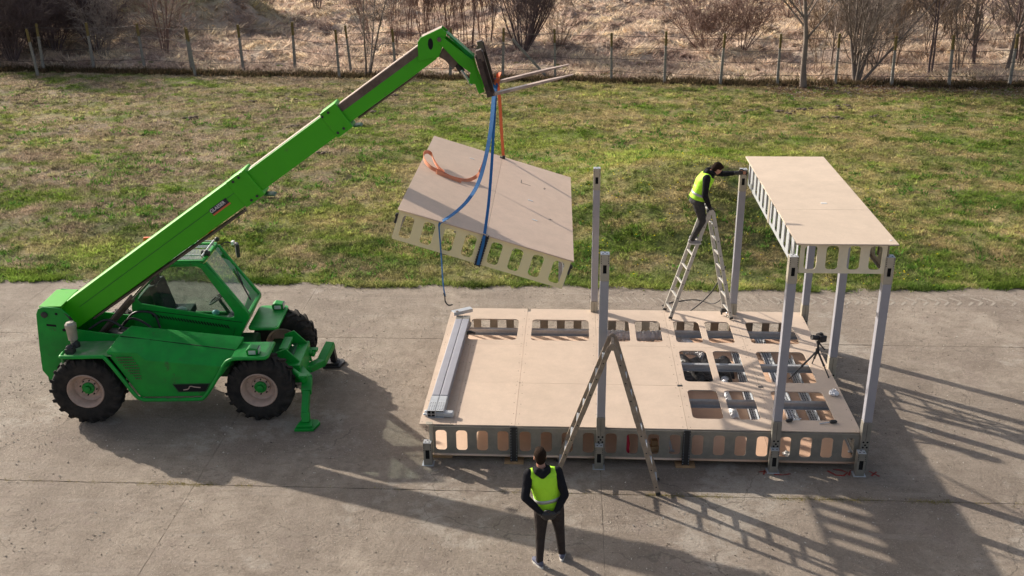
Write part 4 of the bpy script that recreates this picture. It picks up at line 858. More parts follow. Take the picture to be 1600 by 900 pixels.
# cab
cab = P('cab_frame', MB().box((1.42, .63, .98), (1.75, .96, .12)), 'dark_green')
SIDE = [(.55, 1.02), (.52, 1.60), (.56, 1.80), (1.08, 2.36), (1.20, 2.44), (1.80, 2.44), (1.92, 2.39), (2.56, 1.46), (2.57, 1.38), (2.32, .96), (2.28, .92)]
WIN = [(.64, 1.76), (.70, 1.86), (1.14, 2.31), (1.24, 2.37), (1.75, 2.37), (1.84, 2.32), (2.31, 1.48), (2.30, 1.40), (2.22, 1.38), (.70, 1.68)]
WINF = WIN[:6]+[(2.36, 1.46), (2.20, 1.12), (2.12, 1.08), (.90, 1.10), (.64, 1.50)]
for y_, sg in ((.15, -1), (1.11, 1)):
    WN = WIN if sg < 0 else WINF; me = plate_mesh(SIDE, [WN], .05); bm = bmesh.new(); bm.from_mesh(me); bmesh.ops.rotate(bm, verts=bm.verts, matrix=Matrix.Rotation(R_(90), 3, 'X')); bm.to_mesh(me); bm.free()
    s1 = link(me, 'cab_side', 'green', TH, bevel=.012, loc=(0, y_, 0))
    b = MB(); b.prism([(.66+(x_-.66)*1.0, z_) for x_, z_ in WN], -.006, .006, 'y'); b.build('side_window', 'tint' if sg < 0 else 'glass', s1)
    if sg < 0:
        r = MB()
        for k in range(27):
            t = k/26; x_ = .86+t*1.30; z_ = 1.455-t*.235; r.bar((x_, -.029, z_+.030), (x_+.035, -.029, z_-.030), .020, .012, (0, 1, 0))
        r.build('vent_slots', 'hole', s1)['kind'] = 'stuff'
        b = MB(); b.bar((.78, -.029, 1.56), (2.44, -.029, 1.30), .008, .010, (0, 1, 0)); b.bar((2.30, -.029, 1.20), (2.22, -.029, .96), .004, .010, (0, 1, 0)); b.build('panel_gap', 'hole', s1)
b = MB()
b.bar((1.86, .17, 2.435), (1.86, 1.09, 2.435), .06, .05); b.bar((1.12, .17, 2.40), (1.12, 1.09, 2.40), .10, .06); b.bar((1.1, .20, 2.45), (1.88, .20, 2.45), .09, .035); b.bar((1.1, 1.08, 2.45), (1.88, 1.08, 2.45), .07, .035)
rf = P('roof_frame', b, 'green', bevel=.012)
b = MB(); b.box((1.49, .63, 2.445), (.70, .86, .008)); b.build('roof_glass', 'glass', rf)
b = MB()
for y_ in (.28, 1.02): b.tube([(1.18, y_, 2.52), (1.86, y_, 2.52)], .013, 8)
for x_ in (1.22, 1.84): b.tube([(x_, .24, 2.52), (x_, 1.06, 2.52)], .014, 8)
for x_ in (1.2, 1.84):
    for y_ in (.3, 1.0): b.tube([(x_, y_, 2.44), (x_, y_, 2.52)], .012, 6)
b.build('roof_guard', 'galv', rf, smooth=True)
b = MB(); b.ell((1.86, .45, 2.50), (.055, .055, .055), 8); b.tube([(1.78, .45, 2.50), (1.92, .45, 2.49)], .05, 12); b.ell((1.90, 1.05, 2.54), (.045, .045, .045), 8); b.build('work_lamp', 'black', rf, smooth=True)
# windscreen in its slanting frame
d = Vector((2.55-1.90, 0, 1.42-2.42)); L_ = d.length; d.normalize()
b = MB()
for y_ in (.19, 1.07): b.bar((1.90, y_, 2.42), (2.56, y_, 1.42), .07, .05, (1, 0, .6))
b.bar((2.55, .17, 1.43), (2.55, 1.09, 1.43), .06, .06); wf = P('windscreen_frame', b, 'green', bevel=.012)
b = MB(); b.add([(1.90, .21, 2.41), (1.90, 1.05, 2.41), (2.54, 1.05, 1.43), (2.54, .21, 1.43), (1.91, .21, 2.42), (1.91, 1.05, 2.42), (2.55, 1.05, 1.44), (2.55, .21, 1.44)], [(0, 1, 2, 3), (7, 6, 5, 4), (0, 4, 5, 1), (1, 5, 6, 2), (2, 6, 7, 3), (3, 7, 4, 0)]); b.build('windscreen', 'glass', wf)
b = MB(); b.tube([(2.20, .95, 2.02), (2.34, .80, 1.76)], .012, 6); b.bar((2.20, .86, 2.0), (2.50, .62, 1.52), .015, .02); b.build('wiper', 'black', wf)
b = MB(); b.add([(2.57, .15, 1.40), (2.57, 1.11, 1.40), (2.34, 1.11, .96), (2.34, .15, .96), (2.54, .15, 1.40), (2.54, 1.11, 1.40), (2.31, 1.11, .96), (2.31, .15, .96)], [(0, 1, 2, 3), (7, 6, 5, 4), (0, 4, 5, 1), (2, 6, 7, 3), (1, 5, 6, 2), (3, 7, 4, 0)]); P('cab_nose', b, 'green', bevel=.008)
b = MB(); b.box((.56, .63, 1.35), (.04, .92, .66)); P('cab_rear_wall', b, 'dark_green', bevel=.006)
b = MB(); b.add([(.58, .2, 1.72), (.58, 1.06, 1.72), (1.10, 1.06, 2.34), (1.10, .2, 2.34)], [(0, 1, 2, 3)]); P('rear_window', b, 'glass')
b = MB(); b.box((1.15, .66, 1.28), (.52, .52, .14)); b.box((.90, .66, 1.60), (.16, .50, .62), Matrix.Rotation(-.25, 3, 'Y')); b.box((.80, .66, 1.98), (.12, .30, .2)); b.box((1.15, .66, 1.12), (.4, .4, .2)); b.box((1.2, .36, 1.42), (.45, .08, .06)); P('seat', b, 'seat', bevel=.05, seg=3)
b = MB(); c_ = Vector((1.90, .66, 1.56)); rot = Matrix.Rotation(-.6, 3, 'Y')
b.tube([c_+rot@Vector((.19*math.cos(a*.2618), .19*math.sin(a*.2618), 0)) for a in range(25)], .015, 8); b.tube([c_, (2.12, .66, 1.15)], .03, 8)
for a in (0, 2.1, 4.2): b.tube([c_, c_+rot@Vector((.19*math.cos(a), .19*math.sin(a), 0))], .012, 6)
P('steering_wheel', b, 'black', smooth=True)
b = MB(); b.box((2.16, .63, 1.14), (.16, .5, .3)); P('dashboard', b, 'black', bevel=.04)
b = MB(); b.ell((1.36, .24, 1.52), (.10, .06, .05), 6); o = P('white_cloth', b, 'white', smooth='all')
b = MB(); b.ell((1.95, .26, 1.44), (.07, .06, .05), 5); P('blue_bag', b, 'bluebag', smooth='all')
b = MB(); b.tube(spline([(1.90, 1.13, 2.38), (2.0, 1.22, 2.42), (2.10, 1.32, 2.36)]), .012, 6); mr = P('mirror_arm', b, 'black')
b = MB(); b.box((2.16, 1.36, 2.22), (.07, .20, .26), Matrix.Rotation(.35, 3, 'Z')); b.build('mirror', 'black', mr, bevel=.03, seg=3)
b = MB(); b.box((2.10, 1.33, 2.37), (.06, .1, .07)); b.build('mirror_clamp', 'white', mr, bevel=.015)
# air cleaner, filler, clutter in the frame
b = MB(); b.lathe([(0, 1.32), (.05, 1.32), (.055, 1.40), (.078, 1.42), (.085, 1.62), (.095, 1.64), (.095, 1.70), (.06, 1.74), (0, 1.75)], (-.20, -.74, 0), 20, 'z'); P('air_cleaner', b, 'bracket', smooth=True)
b = MB(); b.lathe([(.075, 1.28), (.075, 1.34), (.04, 1.40), (0, 1.40)], (-.18, -.74, 0), 16, 'z'); b.box((-.17, -.98, 1.32), (.14, .13, .10)); b.ell((-.17, -.98, 1.38), (.07, .06, .05), 6); P('fuel_filler', b, 'black', bevel=.01)['kind'] = 'stuff'
b = MB()
for k, pts in enumerate([[(.35, .1, 1.3), (.6, .05, 1.55), (.9, .1, 1.5), (1.0, .05, 1.25)], [(.3, 0, 1.25), (.55, -.1, 1.5), (.85, -.2, 1.45), (1.1, -.25, 1.2)], [(-.1, -.3, 1.4), (.2, -.25, 1.55), (.5, -.3, 1.42), (.8, -.35, 1.25)], [(-.62, -.44, 1.86), (-.45, -.5, 1.88), (-.28, -.52, 1.70), (-.24, -.5, 1.5)]]): b.tube(spline(pts, 6), .022, 8)
P('hydraulic_hoses', b, 'black', smooth=True)['kind'] = 'stuff'
b = MB(); b.box((.5, -.1, 1.16), (.8, .5, .14)); P('engine_block', b, 'black', bevel=.02)
b = MB(); b.tube([(.02, -.02, 1.22), (.62, -.02, 1.84)], .055, 14); b.tube([(.05, -.22, 1.3), (.7, -.22, 1.98)], .03, 10); lc_ = P('lift_cylinder', b, 'rust', smooth=True)
b = MB(); b.tube([(.62, -.02, 1.84), (1.25, -.02, 2.48)], .032, 12); b.build('piston_rod', 'chrome', lc_, smooth=True)
# boom
u = Vector((.822, 0, .569)); v = Vector((-.569, 0, .822)); BO = Vector((-.48, 0, 1.87)); YB = -.10
def bs(s, n, y=0): return BO+u*s+v*n+Vector((0, YB+y, 0))
def boomsec(name, s0, s1, n0, n1, wd, mt='boom_green', bevel=.018):
    b = MB(); b.add([bs(s, n, y) for s in (s0, s1) for n in (n0, n1) for y in (-wd/2, wd/2)], [(0, 1, 3, 2), (4, 6, 7, 5), (0, 4, 5, 1), (2, 3, 7, 6), (0, 2, 6, 4), (1, 5, 7, 3)]); return P(name, b, mt, bevel=bevel)
s1 = boomsec('boom_section', -.12, 4.08, -.48, 0, .36)
b = MB(); b.add([bs(s, n, y) for s, n, y in ((-.50, -.10, -.17), (-.12, 0, -.18), (-.12, 0, .18), (-.50, -.10, .30), (-.45, -.34, -.17), (-.12, -.46, -.18), (-.12, -.46, .18), (-.45, -.34, .30))], [(0, 1, 2, 3), (7, 6, 5, 4), (0, 4, 5, 1), (1, 5, 6, 2), (2, 6, 7, 3), (3, 7, 4, 0)]); P('boom_heel', b, 'boom_green', bevel=.01)
b = MB(); b.box((-.60, -.12, 1.915), (.38, .76, .02)); b.bar((-.78, -.12, 1.86), (-.42, -.12, 1.88), .74, .02); P('heel_cover', b, 'boom_green', bevel=.006)
b = MB(); b.add([bs(s, n, -.186) for s, n in ((.2, -.20), (3.9, -.20), (3.9, -.208), (.2, -.208))], [(0, 1, 2, 3)]); b.build('fold_line', 'dark_green', s1)
c1 = boomsec('boom_collar', 3.70, 4.10, -.515, .008, .385)
boomsec('boom_section', 4.0, 5.98, -.45, -.05, .29)
c2 = boomsec('boom_collar', 5.66, 5.98, -.48, -.005, .34)
s3 = boomsec('boom_section', 5.9, 7.72, -.40, -.07, .23)
b = MB(); b.add([bs(s, n, y) for s in (5.98, 7.66) for n in (-.19, -.068) for y in (-.119, .119)], [(0, 1, 3, 2), (4, 6, 7, 5), (0, 4, 5, 1), (2, 3, 7, 6), (0, 2, 6, 4), (1, 5, 7, 3)]); b.build('worn_upper_band', 'rust', s3)
for nn_, wd_, a_, e_ in ((-.052, .20, 4.12, 5.66), (-.074, .15, 6.0, 7.6)):
    b = MB(); b.add([bs(s, nn_+dn, y) for s in (a_, e_) for dn in (0, .012) for y in (-wd_/2, wd_/2)], [(0, 1, 3, 2), (4, 6, 7, 5), (0, 4, 5, 1), (2, 3, 7, 6), (0, 2, 6, 4), (1, 5, 7, 3)]); P('slide_strip', b, 'fork')
for cc, sN, wd_, nt_ in ((c1, 3.98, .40, (-.53, .012)), (c2, 5.84, .34, (-.48, -.005))):
    r = MB()
    for ds in (-.16, -.04):
        for n_ in (nt_[1]-.06, nt_[0]+.07):
            q = bs(sN+ds+(.04 if n_ < -.3 else 0), n_, 0); r.lathe([(.022, 0), (.022, -.012), (0, -.012)], (q.x, YB-wd_/2-.001, q.z), 12, 'y')
    r.build('wear_pad_bolts', 'black', cc)['kind'] = 'stuff'
b = MB()
for a_, b2 in (((4.02, -.50), (4.16, -.60)), ((5.95, -.46), (6.06, -.52))): b.add([bs(s, n, y) for s, n in (a_, b2) for y in (-.1, .1)]+[bs(s+.02, n-.04, y) for s, n in (a_, b2) for y in (-.1, .1)], [(0, 1, 3, 2), (4, 6, 7, 5), (0, 2, 6, 4), (1, 5, 7, 3), (2, 3, 7, 6), (0, 4, 5, 1)])
P('hose_guard', b, 'dark_green')['kind'] = 'stuff'
b = MB(); b.tube([bs(.2, -.51, -.12), bs(2.0, -.53, -.12), bs(3.6, -.54, -.1)], .022, 8); b.tube([bs(.2, -.51, 0), bs(3.6, -.55, 0)], .03, 8); b.tube([bs(6.1, -.43, 0), bs(7.3, -.42, 0)], .02, 8); P('boom_hoses', b, 'rust', smooth=True)
b = MB(); b.box(bs(2.75, -.52, .22), (.10, .06, .06)); P('marker_lamp', b, 'amber', bevel=.01)
b = MB(); b.box(bs(1.80, -.01, .225), (.16, .07, .07)); P('marker_lamp', b, 'amber', bevel=.01)
# decal on the near face of the outer section
dq = bs(3.35, -.245, -.186)
def onb(ds, dn, off=0): return dq+u*ds+v*dn+Vector((0, -off, 0))
b = MB(); b.add([onb(-.18, -.035), onb(.18, -.035), onb(.18, .062), onb(-.18, .062), onb(-.18, -.035, -.003), onb(.18, -.035, -.003), onb(.18, .062, -.003), onb(-.18, .062, -.003)], [(0, 1, 2, 3), (7, 6, 5, 4), (0, 4, 5, 1), (1, 5, 6, 2), (2, 6, 7, 3), (3, 7, 4, 0)]); dc = P('decal', b, mat('decal_dark', (.02, .015, .03), .4))
b = MB(); b.add([onb(-.18, -.065), onb(.19, -.065), onb(.19, -.036), onb(-.18, -.036)], [(0, 1, 2, 3)]); b.build('decal_stripe', 'orange', dc)
fc = bpy.data.curves.new('t', 'FONT'); fc.body = 'GLAESER'; fc.size = .078; fc.align_x = 'CENTER'; fc.align_y = 'CENTER'; fc.offset = .001; fo = bpy.data.objects.new('t', fc); me = bpy.data.meshes.new_from_object(fo); bpy.data.objects.remove(fo)
o = link(me, 'decal_lettering', 'white', dc); o.matrix_local = Matrix(((u.x, v.x, 0, 0), (0, 0, -1, 0), (u.z, v.z, 0, 0), (0, 0, 0, 1))); o.location = onb(-.03, .018, .002)
# boom head, link arms, carriage, forks
HP = [(5.80, 6.20), (5.86, 6.27), (6.18, 6.41), (6.26, 6.34), (6.19, 6.13), (6.12, 5.96), (5.98, 5.95), (5.80, 5.90)]
hd = None
for y_ in (-.14, .14):
    b = MB(); b.prism(HP, YB+y_-.012, YB+y_+.012, 'y'); hd = P('boom_head', b, 'boom_green', bevel=.005)
    if y_ < 0:
        r = MB(); r.prism([(6.0+.055*math.cos(a*.524)*.75, 6.17+.09*math.sin(a*.524)) for a in range(12)], YB+y_-.016, YB+y_-.0125, 'y'); r.build('head_opening', 'hole', hd)
b = MB(); b.prism([(5.86, 6.275), (6.18, 6.415), (6.18, 6.40), (5.86, 6.26)], YB-.13, YB+.13, 'y'); b.box((5.95, YB, 6.1), (.2, .24, .2)); P('head_top_plate', b, 'fork', bevel=.004)
LK = [(6.13, 6.27), (6.20, 6.27), (6.67, 5.90), (6.71, 5.74), (6.83, 5.42), (6.74, 5.38), (6.68, 5.54), (6.58, 5.55), (6.61, 5.72), (6.44, 5.85), (6.14, 6.18)]
for y_ in (-.17, .17):
    b = MB(); b.prism(LK, YB+y_-.015, YB+y_+.015, 'y'); P('link_arm', b, 'boom_green', bevel=.006)
b = MB(); b.prism([(6.24, 6.33), (6.28, 6.31), (6.68, 5.95), (6.62, 5.90)], YB-.10, YB+.15, 'y'); P('link_top_plate', b, 'green', bevel=.004)
b = MB(); b.prism([(6.20, 6.12), (6.44, 5.90), (6.34, 5.76), (6.22, 5.90), (6.12, 5.96)], YB-.10, YB+.10, 'y'); b.tube([(6.14, YB-.2, 6.24), (6.14, YB+.2, 6.24)], .035, 12); P('tilt_linkage', b, 'rust', bevel=.006)
b = MB(); b.tube([(6.36, YB, 5.88), (6.48, YB, 5.70)], .05, 12); tc_ = P('tilt_cylinder', b, 'black', smooth=True)
b = MB(); b.tube([(6.46, YB-.05, 5.74), (6.62, YB-.05, 5.50)], .026, 10); b.build('piston_rod', 'chrome', tc_, smooth=True)
fd = Vector((.17, 0, -.63)).normalized(); fn = Vector((.63, 0, .17)).normalized()
def cp(a, n_, y): return Vector((6.80, y, 6.05))+fd*a+fn*n_
b = MB()
for a in (.10, .52): b.bar(cp(a, -.05, -.62), cp(a, -.05, .42), .05, .10, fd)
for y_ in (-.35, -.1, .15): b.bar(cp(.05, -.07, y_), cp(.60, -.07, y_), .05, .04, fn)
b.bar(cp(0, -.06, -.40), cp(.66, -.06, -.40), .10, .05, fn)
for y_ in (-.60, -.47, .30, .43): b.bar(cp(.0, -.04, y_), cp(.66, -.035, y_), .02, .13, fn)
b.bar(cp(.03, -.06, -.33), cp(.60, -.06, -.33), .30, .02, fn); P('fork_carriage', b, 'mast', bevel=.006)
for y_ in (-.55, .35):
    b = MB(); b.bar(cp(-.05, .0, y_), cp(.60, .0, y_), .12, .06, fn); P('fork_shank', b, 'mast', bevel=.004); b = MB(); b.bar(cp(.58, .0, y_), cp(.66, .0, y_), .11, .045, fn)
    k0 = cp(.64, .0, y_); tip = Vector((8.21, y_, 5.72)); bd = (tip-k0).normalized(); bn = Vector((-bd.z, 0, bd.x))
    vs = [k0+bn*.022*j+Vector((0, .06*i, 0)) for j in (-1, 1) for i in (-1, 1)]+[k0.lerp(tip, .7)+bn*.018*j+Vector((0, .06*i, 0)) for j in (-1, 1) for i in (-1, 1)]+[tip+bn*.006*j+Vector((0, .03*i, 0)) for j in (-1, 1) for i in (-1, 1)]
    b.add(vs, [(0, 1, 3, 2), (0, 4, 5, 1), (1, 5, 7, 3), (3, 7, 6, 2), (2, 6, 4, 0), (4, 8, 9, 5), (5, 9, 11, 7), (7, 11, 10, 6), (6, 10, 8, 4), (8, 10, 11, 9)]); fk = P('fork', b, 'fork', bevel=.003)
    b = MB(); b.bar(cp(-.08, -.03, y_), cp(.10, -.03, y_), .13, .09, fn); b.build('fork_hook', 'rust', fk, bevel=.006)
# outriggers
b = MB(); b.box((3.38, -.05, .60), (.30, 1.0, .34)); b.prism([(3.10, .40), (3.10, .95), (3.28, 1.02), (3.50, .78), (3.56, .40)], -.42, -.38, 'y'); b.prism([(3.10, .40), (3.10, .95), (3.28, 1.02), (3.50, .78), (3.56, .40)], .34, .38, 'y'); b.box((3.2, 0, .92), (.16, .5, .06)); P('front_frame', b, 'green', bevel=.012)
for nm, pts, ft, cyl, capb in (('r', [(3.42, -.35, .62), (3.68, -.74, .60), (3.70, -1.0, .50), (3.69, -1.26, .16)], (3.74, -1.33), [(3.36, -.62, .74), (3.62, -.86, .68)], (3.64, -.86, .72)),
                              ('l', [(3.30, .02, .44), (3.52, .14, .36), (3.72, .38, .36), (3.83, .78, .52)], (3.84, 1.00), [(3.34, .22, .74), (3.56, .34, .58)], (3.60, .38, .62))):
    b = MB()
    for i in range(3): b.bar(pts[i], Vector(pts[i+1])+(Vector(pts[i+1])-Vector(pts[i])).normalized()*.03, (.17, .17, .12)[i] if nm == 'r' else .17, .13)
    og = P('outrigger', b, 'green', bevel=.014)
    b = MB(); b.tube(cyl, .055, 12); b.tube([cyl[1], Vector(cyl[1])+(Vector(cyl[1])-Vector(cyl[0]))*.2], .065, 12); b.build('outrigger_cylinder', 'green', og, smooth=True)
    b = MB(); b.tube([Vector(cyl[0])+(Vector(cyl[0])-Vector(cyl[1]))*.35, cyl[0]], .025, 10); b.build('outrigger_rod', 'chrome', og, smooth=True)
    b = MB(); b.box(capb, (.15, .12, .05)); b.build('outrigger_cap', 'green', og, bevel=.01)
    fx, fy = ft; b = MB(); b.prism([(fx-.20, fy-.17), (fx+.12, fy-.17), (fx+.20, fy+.06), (fx+.14, fy+.16), (fx-.14, fy+.16)], .0, .05, 'z'); b.prism([(fx-.17, fy-.13), (fx+.10, fy-.13), (fx+.08, fy+.1), (fx-.12, fy+.1)], .051, .09, 'z')
    if nm == 'r': b.bar((fx-.03, fy+.03, .08), (fx-.03, fy+.08, .24), .13, .12)
    else: b.bar((fx, fy, .08), (fx-.01, fy-.16, .5), .11, .12)
    b.build('foot_pad', 'green' if nm == 'r' else 'black', og, bevel=.008)

# ------------------------------------------------------------------ ladders
def ladder(label, apex, footL, footR, side, mt, nr=8, wd=.36, ext=False):
    apex, footL, footR = Vector(apex), Vector(footL), Vector(footR); t = thing('stepladder', label, 'ladder', (apex.x, apex.y, min(footL.z, footR.z)), 0, 'A-shaped aluminium ladders'); O = t.location
    side = Vector(side).normalized()
    for foot, sg in ((footL, -1), (footR, 1)):
        d = foot-apex
        for s_ in (-1, 1):
            w0, w1 = wd*.42, wd*.5; a = apex+side*s_*w0-O+Vector((sg*.035, 0, 0)); f = foot+side*s_*w1-O
            b = MB(); b.bar(a, f, .026, .070, side.cross(d)); st = b.build('stile', mt, t, bevel=.003)
            r = MB()
            for k in range(1, nr+1):
                q = a.lerp(f, k/(nr+.45))
                for e_ in (-1, 1): r.tube([q+side*e_*.0125, q+side*e_*.015], .011, 8)
            r.build('rung_ends', 'hole', st)['kind'] = 'stuff'
            r = MB(); r.bar(a.lerp(f, .985), f+d.normalized()*.012, .03, .07, side.cross(d)); r.build('rubber_foot', 'black', st)
            if ext:
                r = MB(); q0, q1 = a.lerp(f, .40), a.lerp(f, .50); r.bar(q0-side*s_*.0, q1, .045, .075, side.cross(d)); r.build('hinge_sleeve', mt, st, bevel=.004)
        for k in range(1, nr+1):
            q = apex.lerp(foot, k/(nr+.45))-O+Vector((sg*.035*(1-k/(nr+.45)), 0, 0)); w_ = wd*(.42+.08*k/(nr+.45))
            b = MB(); b.bar(q-side*w_, q+side*w_, .042, .028); b.build('rung', 'alu' if not ext else 'galv', t, bevel=.004)
    b = MB(); q = apex-O
    for s_ in (-1, 1): b.tube([q+side*s_*(wd*.42-.02), q+side*s_*(wd*.42+.02)], .055, 16)
    b.box(q+Vector((0, 0, -.03)), (.05, .05, .03)); b.bar(q-side*wd*.42, q+side*wd*.42, .04, .03); b.build('hinge', mt, t, bevel=.004); return t
ladder('weathered aluminium ladder set up in an A in front of the platform', (2.81, -.50, 2.38), (2.03, -.13, 0.02), (3.55, -.60, 0.02), (-.03, -1, 0), 'oldalu', 8, .40, True)
ladder('clean aluminium A-shaped ladder on the platform\'s back edge, a man standing on it', (4.74, 4.48, 2.78), (4.08, 4.45, .66), (5.24, 4.46, .66), (.18, -1, 0), 'alu', 7, .42)

# ------------------------------------------------------------------ profiles lying on the deck
for i, (x_, z_) in enumerate(((.02, 0), (.155, 0))):
    t = thing('steel_tube', ['left one of the two grey steel posts lying side by side on the platform', 'right one of the two grey steel posts lying side by side on the platform'][i], 'steel post', (x_, .52, DZ+.066), R_(-1.0), 'steel posts stacked on the platform')
    b = MB(); b.box((0, 1.80, 0), (.128, 3.05, .128)); b.build('shaft', 'post', t, bevel=.010)
    b = MB(); w_ = .124
    for sx in (-1, 1): b.box((sx*w_/2, .0, 0), (.006, .50, w_)); 
    for sz in (-1, 1): b.box((0, .0, sz*w_/2), (w_-.012, .50, .006))
    b.box((0, -.245, 0), (.006, .008, w_-.012)); b.box((0, -.245, 0), (w_-.012, .008, .006)); hd_ = b.build('head_sleeve', 'galv', t)
    b = MB(); b.box((0, -.20, 0), (w_-.014, .02, w_-.014)); b.build('slot_inside', 'hole', hd_)
    r = MB()
    for sx in (-.035, 0, .035):
        for k in range(6): r.box((sx, -.21+k*.045, w_/2+.0035), (.012, .014, .002))
    r.build('perforation', 'hole', hd_)['kind'] = 'stuff'
    b = MB(); b.box((0, 3.40, 0), (.126, .16, .126)); b.build('end_sleeve', 'galvdull', t)
def small(name, label, cat, loc, rz, fn, grp=None):
    t = thing(name, label, cat, loc, R_(rz), grp); fn(t); return t
def angle_piece(t):
    b = MB(); b.box((0, 0, .03), (.12, .40, .008)); b.box((.06, 0, 0), (.008, .40, .07)); b.box((-.06, 0, .02), (.008, .40, .03)); b.build('profile', 'galv', t, bevel=.002)
    b = MB(); b.box((.03, -.12, .037), (.05, .05, .006)); b.build('tab', 'rust', t)
small('steel_offcut', 'short blue-grey channel offcut lying across the far end of the stacked posts', 'steel profile', (.11, 4.12, DZ+.165), -58, angle_piece)
def bracket_piece(t):
    b = MB(); b.box((0, 0, .05), (.30, .10, .09)); b.box((-.24, .02, .05), (.18, .06, .05)); b.box((-.30, -.03, .03), (.08, .05, .04)); b.build('body', 'galv', t, bevel=.02, seg=3)
    b = MB(); b.tube([(-.1, .08, .02), (.05, .14, .02), (.12, .10, .02)], .012, 6); b.box((-.05, .11, .02), (.05, .04, .03)); b.build('bolts', 'rust', t)
small('steel_bracket', 'light blue-grey steel bracket lying at the near left corner of the platform', 'bracket', (.22, .33, DZ), -6, bracket_piece)
def cord_bundle(t):
    b = MB(); b.tube([(0, 0, .03), (.09, .02, .04)], .035, 10); b.tube([(.08, .03, .03), (.15, .0, .03)], .025, 8); b.build('reel', 'black', t, smooth=True)
small('black_coupling', 'small black coupling lying against the right side of the stacked posts', 'coupling', (.27, 3.42, DZ), 0, cord_bundle)
for (lab, x_, y_, rz) in (('black-handled driver lying right of the second post from the right, near the front edge', 5.58, .34, 20), ('black-handled driver lying near the right front corner of the platform', 6.36, .35, 185)):
    def drv(t):
        b = MB(); b.tube([(0, 0, .025), (.02, 0, .03), (.09, 0, .03), (.11, 0, .022)], [.018, .028, .028, .016], 10); b.build('handle', 'black', t, smooth=True)
        b = MB(); b.tube([(.10, 0, .02), (.28, .02, .012)], .009, 8); b.build('shank', 'galv', t, smooth=True)
    small('screwdriver', lab, 'tool', (x_, y_, DZ), rz, drv, 'drivers lying on the platform')
def clampf(t):
    b = MB(); b.tube([(0, 0, .08), (.12, .02, .09)], .03, 8); b.bar((.02, 0, .02), (.02, 0, .10), .03, .03); b.box((.06, .0, .12), (.10, .05, .05)); b.build('body', 'black', t, bevel=.006)
    b = MB(); b.tube([(.1, -.02, .02), (.12, -.12, .02)], .014, 8); b.tube([(.13, .03, .03), (.18, .0, .08)], .02, 8); b.build('jaw', 'chrome', t, smooth=True)
small('clamp', 'black and silver clamp on the back edge beside the post the man steadies', 'clamp', (5.10, 4.45, DZ), 10, clampf)
def crumple(seed, r, col_): 
    def f(t):
        rnd = random.Random(seed); b = MB(); b.ell((0, 0, r*.5), (r, r*.9, r*.55), 8); b.v = [(x_*(1+rnd.uniform(-.3, .3)), y_*(1+rnd.uniform(-.3, .3)), max(.002, z_*(1+rnd.uniform(-.35, .35)))) for x_, y_, z_ in b.v]; b.build('crumpled_sheet', col_, t)
    return f
small('crumpled_film', 'small crumpled silver film on the right strip of the platform, below the tripod', 'plastic film', (6.52, 1.28, DZ), 0, crumple(3, .08, 'foil'))
# ------------------------------------------------------------------ things inside the platform
def duct(label, pts, r, group):
    rnd = random.Random(len(pts)); t = thing('foil_duct', label, 'ventilation duct', pts[0], 0, group); P0 = Vector(pts[0]); pp = spline([Vector(q)-P0 for q in pts], 16); b = MB()
    b.tube(pp, [r*(1+.07*math.sin(i*2.1)+rnd.uniform(-.07, .07)) for i in range(len(pp))], 14); b.v = [(a+rnd.uniform(-.007, .007), c+rnd.uniform(-.007, .007), d+rnd.uniform(-.007, .007)) for a, c, d in b.v]
    b.build('flexible_hose', 'foil', t, smooth=False)
    c = MB(); d = (pp[1]-pp[0]).normalized(); c.tube([pp[0]-d*.012, pp[0]+d*.02], r*1.12, 16); c.build('end_band', 'galv', t)
duct('crinkled silver duct along the back openings right of the front ladder post', [(2.72, 4.28, .25), (3.1, 4.29, .26), (3.5, 4.27, .25), (3.95, 4.3, .26), (4.25, 4.24, .26), (4.42, 4.02, .25), (4.50, 3.75, .24)], .10, 'silver ducts inside the platform')
duct('crinkled silver duct beside the black sheet, middle row of openings', [(4.30, 3.28, .42), (4.5, 3.22, .44), (4.62, 3.12, .40)], .06, 'silver ducts inside the platform')
duct('crumpled silver duct in the near row of openings, left of the cable trays', [(4.95, 2.5, .24), (4.9, 2.2, .25), (4.88, 1.9, .25), (4.92, 1.6, .24), (4.95, 1.1, .22)], .07, 'silver ducts inside the platform')
def tray(label, x_, y0, y1, dx=0, w_=.15):
    t = thing('cable_tray', label, 'cable tray', (x_, y0, .145), 0, 'perforated trays inside the platform'); L = y1-y0; b = MB()
    b.bar((0, 0, .01), (dx, L, .01), w_, .006); s_ = 1
    for s_ in (-1, 1): b.bar((s_*w_/2, 0, .04), (dx+s_*w_/2, L, .04), .005, .06)
    b.build('tray_body', 'galv', t)
    r = MB(); n = int(L/.055)
    for k in range(n):
        for j in (-1, 0, 1):
            q = (k+.5)/n; r.box((dx*q+j*w_*.28, L*q, .0145), (.018, .028, .003))
    r.build('perforation', 'hole', t)['kind'] = 'stuff'
tray('long perforated silver tray seen in all three right-hand openings, the left one', 5.92, 1.0, 4.5, -.06, .17); tray('perforated silver tray right of the longer one in the right-hand openings', 6.26, 1.0, 3.6, 0, .15)
tray('perforated silver tray in the openings left of the second post from the right', 5.28, .9, 3.8, .03, .14)
def sheetf(t):
    rnd = random.Random(5); b = MB(); n, m_ = 16, 14
    vs = [(.55*(i/(n-1)-.5)*2, .55*(j/(m_-1)-.5)*2, .12+.07*math.sin(i*1.1+j*.4)+rnd.uniform(-.02, .02)-.10*(abs(i/(n-1)-.5)*2)**4) for j in range(m_) for i in range(n)]
    b.add(vs, [(j*n+i, j*n+i+1, j*n+n+i+1, j*n+n+i) for j in range(m_-1) for i in range(n-1)]); b.build('sheet', 'tarp', t, smooth='all')
    b = MB(); b.box((0, 0, .06), (.95, .95, .10)); b.build('bundle', 'tarp', t, bevel=.04)
